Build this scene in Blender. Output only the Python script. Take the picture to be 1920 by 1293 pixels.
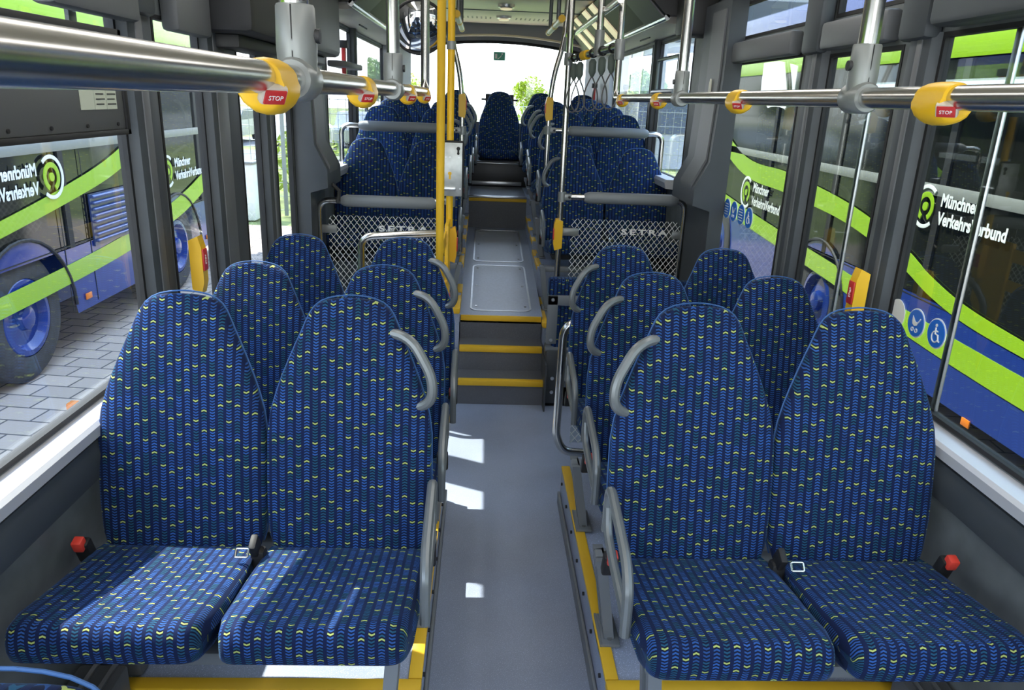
import bpy, bmesh, math, random
from mathutils import Vector, Matrix
random.seed(7)
S = bpy.context.scene
C = S.collection
for o in list(bpy.data.objects): bpy.data.objects.remove(o)

# ---------------------------------------------------------------- camera
CX, CZ = -0.135, 1.80
f_px = 1400.0
F = Vector((911-960, 186-646.5, f_px)).normalized()      # bus axis seen in camera space (x right, y down)
R = Vector((1, math.tan(0.04), 0)); R = (R - F*R.dot(F)).normalized()
U = -(F.cross(R))
M = Matrix((R, F, U))                                    # camera space (y down, z forward) -> world
right = M @ Vector((1,0,0)); down = M @ Vector((0,1,0)); fwd = M @ Vector((0,0,1))
cam_d = bpy.data.cameras.new('camera'); cam = bpy.data.objects.new('camera', cam_d); C.objects.link(cam)
mw = Matrix.Identity(4)
for i in range(3):
    mw[i][0] = right[i]; mw[i][1] = -down[i]; mw[i][2] = -fwd[i]
mw[0][3], mw[1][3], mw[2][3] = CX, 0, CZ
cam.matrix_world = mw
cam_d.sensor_fit = 'HORIZONTAL'; cam_d.sensor_width = 36; cam_d.lens = f_px/1920*36
cam_d.clip_start = 0.02; cam_d.clip_end = 300
S.camera = cam

# ---------------------------------------------------------------- light
S.view_settings.view_transform = 'Standard'; S.view_settings.look = 'None'
S.view_settings.exposure = 0.75; S.view_settings.gamma = 1; S.view_settings.use_curve_mapping = False
w = bpy.data.worlds.new('world'); S.world = w; w.use_nodes = True
wn = w.node_tree.nodes; wl = w.node_tree.links
bg = wn['Background']
tc = wn.new('ShaderNodeTexCoord'); sep = wn.new('ShaderNodeSeparateXYZ'); rmp = wn.new('ShaderNodeValToRGB')
wl.new(tc.outputs['Generated'], sep.inputs[0]); wl.new(sep.outputs['Z'], rmp.inputs[0]); wl.new(rmp.outputs[0], bg.inputs['Color'])
rmp.color_ramp.elements[0].position = 0.0; rmp.color_ramp.elements[0].color = (0.92,0.95,1,1)
rmp.color_ramp.elements[1].position = 0.8; rmp.color_ramp.elements[1].color = (0.42,0.62,1,1)
bg.inputs['Strength'].default_value = 4.0
sd = bpy.data.lights.new('sun','SUN'); sd.energy = 9; sd.angle = 0.009; sd.color = (1,0.95,0.86)
sun = bpy.data.objects.new('sun', sd); C.objects.link(sun)
sun.rotation_euler = Vector((0.567,-0.275,-1)).to_track_quat('-Z','Y').to_euler()

# ---------------------------------------------------------------- node maths
class Nd:
    nt = None
    def __init__(s, so): s.so = so
    @staticmethod
    def m(op, *a):
        n = Nd.nt.nodes.new('ShaderNodeMath'); n.operation = op
        for i, v in enumerate(a):
            if isinstance(v, Nd): Nd.nt.links.new(v.so, n.inputs[i])
            else: n.inputs[i].default_value = v
        return Nd(n.outputs[0])
    def __add__(s,o): return Nd.m('ADD',s,o)
    def __sub__(s,o): return Nd.m('SUBTRACT',s,o)
    def __mul__(s,o): return Nd.m('MULTIPLY',s,o)
    def __truediv__(s,o): return Nd.m('DIVIDE',s,o)
    def lt(s,o): return Nd.m('LESS_THAN',s,o)
    def gt(s,o): return Nd.m('GREATER_THAN',s,o)
    def fl(s): return Nd.m('FLOOR',s)
    def fr(s): return Nd.m('FRACT',s)
    def ab(s): return Nd.m('ABSOLUTE',s)
    def mod(s,o): return Nd.m('FLOORED_MODULO',s,o)
    def mx(s,o): return Nd.m('MAXIMUM',s,o)
def mixc(fac, a, b):
    n = Nd.nt.nodes.new('ShaderNodeMix'); n.data_type = 'RGBA'
    def put(i, v):
        if isinstance(v, Nd): Nd.nt.links.new(v.so, n.inputs[i])
        elif isinstance(v, (int,float)): n.inputs[i].default_value = v
        else: n.inputs[i].default_value = (*v,1)
    put(0,fac); put(6,a); put(7,b)
    return Nd(n.outputs[2])

MATS = {}
def mat(name, col=(.5,.5,.5), rough=.5, metal=0., noise=0., nscale=40., bump=0., emit=None, spec=None, alpha=None):
    if name in MATS: return MATS[name]
    m = bpy.data.materials.new(name); m.use_nodes = True; nt = m.node_tree
    b = nt.nodes['Principled BSDF']
    b.inputs['Base Color'].default_value = (*col,1); b.inputs['Roughness'].default_value = rough; b.inputs['Metallic'].default_value = metal
    if spec is not None: b.inputs['Specular IOR Level'].default_value = spec
    if noise or bump:
        t = nt.nodes.new('ShaderNodeTexCoord'); n = nt.nodes.new('ShaderNodeTexNoise'); n.inputs['Scale'].default_value = nscale; n.inputs['Detail'].default_value = 3
        nt.links.new(t.outputs['Object'], n.inputs['Vector'])
        if noise:
            mr = nt.nodes.new('ShaderNodeMapRange'); mr.inputs[1].default_value=.3; mr.inputs[2].default_value=.7
            mr.inputs[3].default_value = 1-noise; mr.inputs[4].default_value = 1+noise
            nt.links.new(n.outputs[0], mr.inputs[0])
            vm = nt.nodes.new('ShaderNodeVectorMath'); vm.operation='SCALE'; vm.inputs[0].default_value = col
            nt.links.new(mr.outputs[0], vm.inputs['Scale']); nt.links.new(vm.outputs[0], b.inputs['Base Color'])
        if bump:
            bp = nt.nodes.new('ShaderNodeBump'); bp.inputs['Strength'].default_value = bump; bp.inputs['Distance'].default_value = .002
            nt.links.new(n.outputs[0], bp.inputs['Height']); nt.links.new(bp.outputs[0], b.inputs['Normal'])
    if emit: b.inputs['Emission Color'].default_value=(*col,1); b.inputs['Emission Strength'].default_value=emit
    MATS[name] = m
    return m

def fabric():
    m = bpy.data.materials.new('seat_fabric'); m.use_nodes = True; nt = m.node_tree; Nd.nt = nt
    b = nt.nodes['Principled BSDF']
    uv = nt.nodes.new('ShaderNodeUVMap'); sp = nt.nodes.new('ShaderNodeSeparateXYZ'); nt.links.new(uv.outputs[0], sp.inputs[0])
    u = Nd(sp.outputs[0])*(1/.0222) + 500.5; v = Nd(sp.outputs[1])*(1/.0078) + 700
    c = u.fl(); ax = (u.fr()-.5).ab()*2
    sg = c.mod(2.)*2-1
    vp = v + sg*ax*.62
    n = vp.fl(); fv = vp.fr()
    wn_ = nt.nodes.new('ShaderNodeTexWhiteNoise'); wn_.noise_dimensions = '2D'
    cb = nt.nodes.new('ShaderNodeCombineXYZ'); nt.links.new(c.so, cb.inputs[0]); nt.links.new((n/4.).fl().so, cb.inputs[1]); nt.links.new(cb.outputs[0], wn_.inputs['Vector'])
    rnd = Nd(wn_.outputs[0])
    w2 = nt.nodes.new('ShaderNodeTexWhiteNoise'); w2.noise_dimensions = '1D'; nt.links.new(c.so, w2.inputs['W'])
    h = (n + (Nd(w2.outputs[0])*19.).fl()).mod(19.)
    yel = h.lt(.5).mx((h-7.).ab().lt(.5))
    col = ax.lt(.62)
    band = fv.lt(.5)
    a = mixc(rnd, (.014,.055,.190), (.030,.115,.400))
    a = mixc(rnd.gt(.72), a, (.010,.070,.140))
    a = mixc(yel, a, (.38,.46,.13))
    gap = mixc(col, (.0028,.0095,.050), (.0020,.005,.026))
    base = mixc(col*band, gap, a)
    nt.links.new(base.so, b.inputs['Base Color'])
    b.inputs['Roughness'].default_value = .85; b.inputs['Specular IOR Level'].default_value=.25
    b.inputs['Sheen Weight'].default_value = .16; b.inputs['Sheen Roughness'].default_value=.35; b.inputs['Sheen Tint'].default_value=(.35,.6,1,1)
    tn = nt.nodes.new('ShaderNodeTexNoise'); tn.inputs['Scale'].default_value=900; bp = nt.nodes.new('ShaderNodeBump'); bp.inputs['Strength'].default_value=.35; bp.inputs['Distance'].default_value=.001
    nt.links.new(uv.outputs[0], tn.inputs['Vector']); nt.links.new(tn.outputs[0], bp.inputs['Height']); nt.links.new(bp.outputs[0], b.inputs['Normal'])
    return m

def glass(name, tint=(.93,.95,.94), refl=.05, rough=0., mesh=False, gain=.9):
    m = bpy.data.materials.new(name); m.use_nodes = True; nt = m.node_tree; nt.nodes.remove(nt.nodes['Principled BSDF']); Nd.nt = nt
    out = nt.nodes['Material Output']
    tr = nt.nodes.new('ShaderNodeBsdfTransparent'); tr.inputs[0].default_value=(*tint,1)
    gl = nt.nodes.new('ShaderNodeBsdfGlossy'); gl.inputs['Roughness'].default_value=rough
    lw = nt.nodes.new('ShaderNodeLayerWeight'); lw.inputs[0].default_value=.5
    fr = Nd.m('POWER', Nd(lw.outputs['Facing']), 4.)*gain + refl
    mx = nt.nodes.new('ShaderNodeMixShader'); nt.links.new(fr.so, mx.inputs[0]); nt.links.new(tr.outputs[0], mx.inputs[1]); nt.links.new(gl.outputs[0], mx.inputs[2])
    last = mx.outputs[0]
    if mesh:
        t = nt.nodes.new('ShaderNodeTexCoord'); sp = nt.nodes.new('ShaderNodeSeparateXYZ'); nt.links.new(t.outputs['Object'], sp.inputs[0])
        x = Nd(sp.outputs[0])*(1/.036); z = Nd(sp.outputs[2])*(1/.046)
        l = ((x+z).fr()-.5).ab().gt(.462).mx(((x-z).fr()-.5).ab().gt(.462))
        df = nt.nodes.new('ShaderNodeBsdfDiffuse'); df.inputs[0].default_value=(.85,.88,.86,1)
        m2 = nt.nodes.new('ShaderNodeMixShader'); nt.links.new(l.so, m2.inputs[0]); nt.links.new(last, m2.inputs[1]); nt.links.new(df.outputs[0], m2.inputs[2]); last = m2.outputs[0]
    nt.links.new(last, out.inputs['Surface'])
    return m

def speckle(name, col, amt=.12, rough=.45):
    m = bpy.data.materials.new(name); m.use_nodes=True; nt=m.node_tree; Nd.nt=nt; b=nt.nodes['Principled BSDF']
    t=nt.nodes.new('ShaderNodeTexCoord')
    n1=nt.nodes.new('ShaderNodeTexNoise'); n1.inputs['Scale'].default_value=420; n1.inputs['Detail'].default_value=1
    n2=nt.nodes.new('ShaderNodeTexNoise'); n2.inputs['Scale'].default_value=2.2; n2.inputs['Detail'].default_value=4
    nt.links.new(t.outputs['Object'],n1.inputs[0]); nt.links.new(t.outputs['Object'],n2.inputs[0])
    a=mixc(Nd(n1.outputs[0]).gt(.66), col, tuple(min(1,c*2.0) for c in col))
    k=(Nd(n2.outputs[0])-.5)*.5+1.
    vm=nt.nodes.new('ShaderNodeVectorMath'); vm.operation='SCALE'; nt.links.new(a.so,vm.inputs[0]); nt.links.new(k.so,vm.inputs['Scale'])
    nt.links.new(vm.outputs[0], b.inputs['Base Color']); b.inputs['Roughness'].default_value=rough
    return m

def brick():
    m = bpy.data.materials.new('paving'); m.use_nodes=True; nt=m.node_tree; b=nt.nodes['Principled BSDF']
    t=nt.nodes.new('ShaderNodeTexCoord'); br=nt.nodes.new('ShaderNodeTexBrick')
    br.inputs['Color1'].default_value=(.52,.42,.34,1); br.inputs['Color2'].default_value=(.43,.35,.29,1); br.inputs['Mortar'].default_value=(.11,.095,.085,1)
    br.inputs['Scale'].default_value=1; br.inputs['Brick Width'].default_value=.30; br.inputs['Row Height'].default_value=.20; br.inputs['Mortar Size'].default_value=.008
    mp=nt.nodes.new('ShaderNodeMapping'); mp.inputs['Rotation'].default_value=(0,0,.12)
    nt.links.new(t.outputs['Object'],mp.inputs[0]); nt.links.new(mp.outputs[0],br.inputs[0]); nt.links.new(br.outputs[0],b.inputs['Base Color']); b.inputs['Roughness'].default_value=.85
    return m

FAB = fabric()
GLASS = glass('window_glass', refl=.035)
RGLASS = glass('tinted_window_glass', tint=(.66,.69,.66), refl=.04)  # tinted panes; the tint also stands in for shade on the right bus
DGLASS = glass('tinted_bus_glass', tint=(.16,.17,.15), refl=.10, gain=.8)
MESHG = glass('printed_panel_glass', tint=(.9,.93,.92), refl=.03, mesh=True)
FLOOR = speckle('floor_vinyl', (.28,.325,.43), rough=.34)
STEPV = speckle('step_vinyl', (.11,.115,.13), rough=.5)
HATCH = mat('hatch_vinyl', (.38,.42,.52), .36, .0, noise=.08, nscale=60)
ALU = mat('brushed_aluminium', (.60,.61,.63), .32, 1., noise=.06, nscale=30)
STEEL = mat('polished_steel', (.60,.59,.56), .21, 1.)
JOINT = mat('joint_grey', (.27,.285,.28), .35, .35)
HANDLE = mat('handle_grey', (.17,.185,.19), .32, .3)
PAD = mat('padded_grey', (.20,.22,.235), .45)
PLATE = mat('plate_grey', (.19,.205,.22), .45, .1)
DARK = mat('pillar_dark', (.052,.060,.068), .5, noise=.06, nscale=8, bump=.2)
DARK2 = mat('pillar_light', (.115,.122,.13), .5, bump=.2)
BLACK = mat('rubber_black', (.012,.012,.013), .6)
LINING = mat('wall_lining', (.135,.15,.155), .55, noise=.15, nscale=12)
SILL = mat('sill_metal', (.62,.63,.66), .4, .35)
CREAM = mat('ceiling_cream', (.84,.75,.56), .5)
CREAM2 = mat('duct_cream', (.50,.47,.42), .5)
GREYH = mat('header_grey', (.25,.255,.28), .5)
DUCT = mat('duct_dark', (.026,.027,.029), .55)
YEL = mat('safety_yellow', (.86,.50,.012), .38)
YSTRIP = mat('strip_yellow', (.84,.50,.02), .5)
RED = mat('button_red', (.55,.03,.03), .35)
REDD = mat('buckle_red', (.72,.06,.04), .4)
WHITE = mat('white_print', (.85,.87,.85), .4)
BLUEST = mat('sticker_blue', (.02,.17,.68), .35)
BUSBLUE = mat('bus_blue', (.018,.045,.24), .12, .0)
LIME = mat('bus_lime', (.30,.52,.02), .25)
TYRE = mat('tyre', (.05,.05,.052), .75, noise=.2, nscale=20)
GREYST = mat('bus_grey_trim', (.24,.25,.23), .45)
LEAF = mat('leaf', (.16,.30,.035), .55, noise=.5, nscale=3)
LEAF2 = mat('leaf_light', (.36,.46,.05), .55, noise=.4, nscale=3)
BARK = mat('bark', (.12,.09,.06), .8)
GRASS = mat('grass_field', (.22,.26,.085), .9, noise=.5, nscale=2.5)
ASPH = mat('asphalt', (.22,.22,.22), .85, noise=.2, nscale=4)
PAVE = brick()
WIRE = mat('fence_wire', (.30,.33,.31), .5, .4)
FACADE = mat('facade_grey', (.42,.44,.50), .6, noise=.1, nscale=.6)
FACADE2 = mat('facade_window', (.10,.12,.16), .15)
AMBER = mat('amber_reflector', (.85,.22,.02), .25)
MIRROR = mat('mirror', (.8,.8,.8), .03, 1.)
GREEN = mat('green_sign', (.02,.45,.20), .4)
LUMI = mat('lamp_diffuser', (.90,.78,.50), .4, emit=.35)
SILV = mat('car_silver', (.5,.52,.55), .25, .6)
CARRED = mat('car_red', (.5,.03,.03), .25)
FBLUE = mat('fabric_piping', (.035,.11,.30), .7)
STRAP = mat('capsule_green_grey', (.11,.14,.12), .5)

# ---------------------------------------------------------------- mesh building
class MB:
    def __init__(s): s.bm = bmesh.new(); s.uv = None
    def _mi(s, faces, mi):
        for f in faces: f.material_index = mi
    def box(s, x0,x1,y0,y1,z0,z1, bev=0, mi=0, rot=None, seg=2):
        c = Vector(((x0+x1)/2,(y0+y1)/2,(z0+z1)/2))
        mtx = Matrix.Translation(c)
        if rot is not None: mtx = mtx @ rot
        mtx = mtx @ Matrix.Diagonal((abs(x1-x0),abs(y1-y0),abs(z1-z0),1))
        r = bmesh.ops.create_cube(s.bm, size=1, matrix=mtx)
        vs = r['verts']; fs = set(f for v in vs for f in v.link_faces)
        for f in fs: f.material_index = mi
        if bev:
            es = list(set(e for v in vs for e in v.link_edges))
            q = bmesh.ops.bevel(s.bm, geom=es, offset=bev, segments=seg, profile=.5, affect='EDGES')
            for f in q['faces']: f.material_index = mi
        return s
    def tube(s, pts, r, n=12, mi=0, closed=False, caps=True):
        pts = [Vector(p) for p in pts]; N = len(pts)
        rings = []; prev = None
        for i, p in enumerate(pts):
            if closed: t = pts[(i+1)%N]-pts[i-1]
            else: t = pts[min(i+1,N-1)]-pts[max(i-1,0)]
            t.normalize()
            if prev is None:
                a = Vector((0,0,1)) if abs(t.z)<.9 else Vector((1,0,0))
                nrm = t.cross(a).normalized()
            else:
                nrm = (prev - t*prev.dot(t)).normalized()
            prev = nrm; bn = t.cross(nrm)
            rr = r[i] if isinstance(r,(list,tuple)) else r
            rings.append([s.bm.verts.new(p + (nrm*math.cos(2*math.pi*k/n)+bn*math.sin(2*math.pi*k/n))*rr) for k in range(n)])
        fs = []
        for i in range(N if closed else N-1):
            a = rings[i]; b = rings[(i+1)%N]
            off = 0
            if closed and i == N-1:
                off = min(range(n), key=lambda k:(b[k].co-a[0].co).length)
            for k in range(n): fs.append(s.bm.faces.new((a[k],a[(k+1)%n],b[(k+1+off)%n],b[(k+off)%n])))
        if caps and not closed:
            fs.append(s.bm.faces.new(rings[0][::-1])); fs.append(s.bm.faces.new(rings[-1]))
        s._mi(fs, mi); return s
    def cyl(s, c, axis, r, h, n=24, mi=0):
        c = Vector(c); a = Vector(axis).normalized(); return s.tube([c-a*h/2, c+a*h/2], r, n, mi)
    def prism(s, poly, fn, d0, d1, mi=0):
        a = [s.bm.verts.new(fn(p[0],p[1],d0)) for p in poly]; b = [s.bm.verts.new(fn(p[0],p[1],d1)) for p in poly]
        n = len(poly); fs=[s.bm.faces.new(a[::-1]), s.bm.faces.new(b)]
        for i in range(n): fs.append(s.bm.faces.new((a[i],a[(i+1)%n],b[(i+1)%n],b[i])))
        s._mi(fs, mi); return s
    def mesh(s, name, mats, smooth=True, ang=35, normals=True):
        if normals: bmesh.ops.recalc_face_normals(s.bm, faces=s.bm.faces)
        me = bpy.data.meshes.new(name); s.bm.to_mesh(me); s.bm.free()
        for m in (mats if isinstance(mats,(list,tuple)) else [mats]): me.materials.append(m)
        if smooth:
            for p in me.polygons: p.use_smooth = True
            me.set_sharp_from_angle(angle=math.radians(ang))
        return me
def fillet(pts, rad, n=5):
    pts = [Vector(p) for p in pts]; out=[pts[0]]
    for i in range(1,len(pts)-1):
        a=pts[i-1]-pts[i]; b=pts[i+1]-pts[i]
        r=min(rad, a.length*.49, b.length*.49)
        p0=pts[i]+a.normalized()*r; p1=pts[i]+b.normalized()*r
        for k in range(n+1):
            t=k/n; out.append(p0*(1-t)**2+pts[i]*2*t*(1-t)+p1*t*t)
    out.append(pts[-1]); return out
def tag(o, label=None, cat=None, group=None, kind=None):
    if label: o['label']=label
    if cat: o['category']=cat
    if group: o['group']=group
    if kind: o['kind']=kind
    return o
def root(name, loc, label, cat, group=None):
    o = bpy.data.objects.new(name, None); o.empty_display_size=.05; C.objects.link(o); o.location = loc
    return tag(o,label,cat,group)
def put(name, mb, mats, parent=None, local=False, **kw):
    me = mb.mesh(name, mats, **kw) if isinstance(mb, MB) else mb
    o = bpy.data.objects.new(name, me); C.objects.link(o)
    if parent is not None:
        o.parent = parent
        if not local:
            L = Vector(); p = parent
            while p is not None: L += p.location; p = p.parent
            o.location = -L
    return o
def single(name, mb, mats, label, cat, group=None, **kw):
    return tag(put(name, mb, mats, **kw), label, cat, group)
def struct(name, mb, mats, parent=None, **kw):
    o = put(name, mb, mats, parent, **kw)
    if parent is None: o['kind']='structure'
    return o
def text_mesh(body, size, ext=.0008, sx=1., bold=0., align='CENTER', sp=1.):
    cu = bpy.data.curves.new('t','FONT'); cu.body=body; cu.size=size; cu.extrude=ext; cu.align_x=align; cu.align_y='CENTER'; cu.offset=bold; cu.resolution_u=3; cu.space_character=sp
    o = bpy.data.objects.new('t',cu); C.objects.link(o)
    dg = bpy.context.evaluated_depsgraph_get(); me = bpy.data.meshes.new_from_object(o.evaluated_get(dg))
    bpy.data.objects.remove(o); bpy.data.curves.remove(cu)
    for v in me.vertices: v.co.x *= sx
    return me
def put_text(name, body, size, loc, xdir, ydir, m, parent, sx=1., bold=0., ext=.0008, align='CENTER', sp=1.):
    me = text_mesh(body,size,ext,sx,bold,align,sp); x=Vector(xdir).normalized(); y=Vector(ydir).normalized(); z=x.cross(y)
    for v in me.vertices: v.co = Vector(loc)+x*v.co.x+y*v.co.y+z*v.co.z
    me.materials.clear(); me.materials.append(m)
    return put(name, me, None, parent)
def copy_tree(o, parent=None):
    c = o.copy(); C.objects.link(c); c.parent = parent
    for ch in list(o.children): copy_tree(ch, c)
    return c

# ================================================================ BUS SHELL
YB, YR = -2.3, 8.98           # front and rear ends of the saloon
WX = 1.22
b = MB(); b.box(-1.22,1.22,YB,4.30,-.06,0)
struct('floor', b, FLOOR)
# front podiums carrying the double seats
for i,(sx,edge,lab) in enumerate(((-1,-.281,'left'),(1,.262,'right'))):
    b = MB(); x0,x1 = sorted((edge, sx*1.2)); b.box(x0,x1,1.72,3.12,0,.196,.004)
    p = struct('trim_%d'%(i+1), b, FLOOR)
    s=MB(); e2=edge+sx*.035; a,c=sorted((edge-sx*.004,e2)); s.box(a,c,1.76,3.10,.190,.203,.003)
    put('edge_strip', s, YSTRIP, p)
    s=MB(); a,c=sorted((edge-sx*.004,sx*1.13)); s.box(a,c,1.712,1.757,.178,.204,.003)
    put('front_edge_strip', s, YSTRIP, p)
    s=MB()
    for k in range(7): s.cyl((edge-sx*.003, 1.85+k*.2, .135),(1,0,0),.007,.008,10)
    put('screw', s, BLACK, p); p.children[-1]['kind']='stuff'
    s=MB(); a,c=sorted((edge-sx*.001,edge-sx*.012)); s.box(a,c,1.72,3.12,0,.06,.003)
    put('skirting', s, PLATE, p)
# low heater boxes along the walls
for sx,lab in ((-1,'left'),(1,'right')):
    r_ = root('floor_heater',(sx*1.13,1.9,.2),'long %s box heater with ribbed metal cover low on the %s wall'%('slim grey','left') if sx<0 else 'slim grey box heater with ribbed metal cover low on the right wall','heater')
    b=MB(); a,c=sorted((sx*1.20,sx*1.07)); b.box(a,c,.3,1.70,.02,.30,.012); b.box(a,c,1.76,3.05,.197,.30,.012); put('casing', b, DARK2, r_)
    b=MB()
    for k in range(2):
        xx=sx*(1.10+.05*k); b.box(xx-.006,xx+.006,.3,3.05,.301,.308)
    put('metal_rail', b, ALU, r_)
# centre steps
st = root('aisle_steps',(0,4.5,0),'three grey speckled aisle steps with yellow nosings leading to the rear','stairs')
Ys=[4.30,4.49,4.68]; Zs=[.158,.312,.462]
poly=[(4.30,-.05),(4.30,.158),(4.49,.158),(4.49,.312),(4.68,.312),(4.68,.455),(4.76,.455),(4.76,-.05)]
b=MB(); b.prism(poly, lambda y,z,d:(d,y,z), -.265,.265); put('step_body', b, STEPV, st, smooth=False)
for k in range(3):
    b=MB(); y=Ys[k]; z=Zs[k]; b.box(-.262,.262,y-.012,y+(.03 if k<2 else .012),z-.032,z+.004,.003); put('yellow_nosing', b, YSTRIP, st)
# sloping gangway between the rear rows
def ramp(x0,x1,y0,y1,z0,z1,th,bm=None):
    b=bm or MB(); b.prism([(y0,z0),(y1,z1),(y1,z1-th),(y0,z0-th)], lambda y,z,d:(d,y,z), x0,x1); return b
rz=lambda y: .466+(y-4.68)*(.645-.466)/(7.07-4.68)
struct('trim_3', ramp(-.27,.27,4.68,7.10,.466,rz(7.10),.05), FLOOR, smooth=False)
def rrect_ring(cx,cy,hx,hy,rad,wd,n=6):
    out=[];inn=[]
    for (sx,sy,a0) in ((1,1,0),(-1,1,90),(-1,-1,180),(1,-1,270)):
        for k in range(n+1):
            a=math.radians(a0+90*k/n); ox=cx+sx*(hx-rad); oy=cy+sy*(hy-rad)
            out.append((ox+rad*math.cos(a),oy+rad*math.sin(a))); inn.append((ox+(rad-wd)*math.cos(a),oy+(rad-wd)*math.sin(a)))
    return out,inn
for (y0,y1,lab) in ((4.76,5.82,'larger'),(5.92,6.98,'farther')):
    rt=root('floor_hatch',(0,(y0+y1)/2,rz((y0+y1)/2)),'rounded grey %s floor hatch set in the sloping gangway, %s'%('access', 'just above the steps' if lab=='larger' else 'behind the first hatch'),'hatch')
    o_,i_=rrect_ring(0,(y0+y1)/2,.205,(y1-y0)/2,.06,.012)
    b=MB(); n=len(o_)
    vo=[b.bm.verts.new((x,y,rz(y)+.004)) for x,y in o_]; vi=[b.bm.verts.new((x,y,rz(y)+.004)) for x,y in i_]
    vo2=[b.bm.verts.new((x,y,rz(y)-.002)) for x,y in o_]; vi2=[b.bm.verts.new((x,y,rz(y)-.002)) for x,y in i_]
    for k in range(n):
        q=(k+1)%n; b.bm.faces.new((vo[k],vo[q],vi[q],vi[k])); b.bm.faces.new((vo2[k],vo2[q],vo[q],vo[k])); b.bm.faces.new((vi[k],vi[q],vi2[q],vi2[k]))
    put('frame', b, ALU, rt)
    b=MB(); b.bm.faces.new([b.bm.verts.new((x,y,rz(y)+.002)) for x,y in i_]); 
    r=bmesh.ops.extrude_face_region(b.bm, geom=b.bm.faces[:]); 
    for v in [g for g in r['geom'] if isinstance(g,bmesh.types.BMVert)]: v.co.z-=.003
    put('panel', b, HATCH, rt)
    for sx in (-1,1):
        for y in (y0+.09,(y0+y1)/2,y1-.09):
            b=MB(); b.cyl((sx*.165,y,rz(y)+.003),(0,0,1),.009,.004,12); put('screw', b, STEEL, rt)
# rear side podiums (left & right of the gangway)
k=4
for sx in (-1,1):
    b=MB(); secs=[(4.62,.52),(5.30,.52),(5.30,.66),(5.95,.66),(5.95,.72),(7.07,.78),(7.07,.93),(YR,.93),(YR,0),(4.62,0)]
    if sx>0: secs=[(4.62,.44),(5.30,.44)]+secs[2:]
    b.prism(secs, lambda y,z,d:(sx*d,y,z), .27,1.2)
    p=struct('trim_%d'%k, b, FLOOR, smooth=False); k+=1
    for (ya,yb,z) in ((4.62,4.95,.52 if sx<0 else .44),(5.05,5.28,.52 if sx<0 else .44),(5.34,5.62,.66),(5.72,5.94,.66),(6.0,6.28,.725),(6.4,6.7,.745),(6.78,7.05,.765)):
        s=MB(); a,c=sorted((sx*.266,sx*.302)); s.box(a,c,ya,yb,z-.028,z+.006,.003); put('edge_strip', s, YSTRIP, p)
    s=MB(); a,c=sorted((sx*.27,sx*1.1)); s.box(a,c,4.608,4.645,(.52 if sx<0 else .44)-.03,(.52 if sx<0 else .44)+.005,.003); put('front_edge_strip', s, YSTRIP, p)
# upper platform and bench base
b=MB(); b.box(-.27,.27,7.07,YR,.3,.93); p=struct('trim_6', b, STEPV, smooth=False)
s=MB(); s.box(-.27,.27,7.055,7.085,.895,.925,.003); put('yellow_nosing', s, YSTRIP, p)
s=MB(); s.box(-.272,.272,7.05,7.14,.926,.945,.006); put('metal_nosing', s, ALU, p)
b=MB(); b.box(-1.2,1.2,8.0,8.9,.93,1.19,.01); p=struct('trim_7', b, mat('bench_base',(.03,.03,.033),.4), smooth=True)
s=MB(); s.box(-.26,.26,7.985,8.0,.945,.985,.004); put('metal_kick_strip', s, ALU, p)
s=MB(); s.box(-.25,.25,7.985,8.0,1.165,1.175,.002); put('metal_hinge_strip', s, ALU, p)

# walls -----------------------------------------------------------
SZ, RZ_ = .95, 1.31
def wall(sx, openings, name):
    """openings: (y0,y1,z0,z1)"""
    b=MB(); xa,xb=sorted((sx*1.215,sx*1.235))
    ys=sorted(openings)
    cur=YB
    for (y0,y1,rects) in ys:
        if y0>cur: b.box(xa,xb,cur,y0,-.2,2.62)
        zc=-.2
        for (z0,z1) in rects:
            b.box(xa,xb,y0,y1,zc,z0); zc=z1
        b.box(xa,xb,y0,y1,zc,2.62)
        cur=y1
    b.box(xa,xb,cur,YR+.05,-.2,2.62)
    return struct(name,b,LINING,smooth=False)
LO=[(-1.9,2.38,[(SZ,2.12)]),(2.63,3.04,[(SZ,2.02)]),(3.47,3.77,[(.12,2.02)]),(4.03,4.37,[(.12,2.02)]),
    (5.40,6.36,[(RZ_,2.27)]),(6.68,8.30,[(RZ_,2.27)])]
RO=[(-1.9,2.34,[(SZ,2.04)]),(2.55,3.10,[(SZ,2.02),(2.15,2.32)]),(3.35,4.52,[(SZ,2.04),(2.15,2.33)]),
    (5.18,6.19,[(RZ_,2.27)]),(6.48,8.30,[(RZ_,2.27)])]
wl_=wall(-1,LO,'wall_left'); wr_=wall(1,RO,'wall_right')
wi=0
WN=[]
for sx,ops in ((-1,LO),(1,RO)):
    for (y0,y1,rects) in ops:
        for (z0,z1) in rects:
            wi+=1
            b=MB(); xa,xb=sorted((sx*1.223,sx*1.227)); b.box(xa,xb,y0,y1,z0,z1)
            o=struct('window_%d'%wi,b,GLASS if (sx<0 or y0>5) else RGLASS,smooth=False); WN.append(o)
            f=MB(); xa,xb=sorted((sx*1.212,sx*1.239)); t=.014
            f.box(xa,xb,y0,y0+t,z0,z1); f.box(xa,xb,y1-t,y1,z0,z1); f.box(xa,xb,y0+t,y1-t,z0,z0+t); f.box(xa,xb,y0+t,y1-t,z1-t,z1)
            put('rubber_frame', f, BLACK, o, smooth=False)
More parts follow.
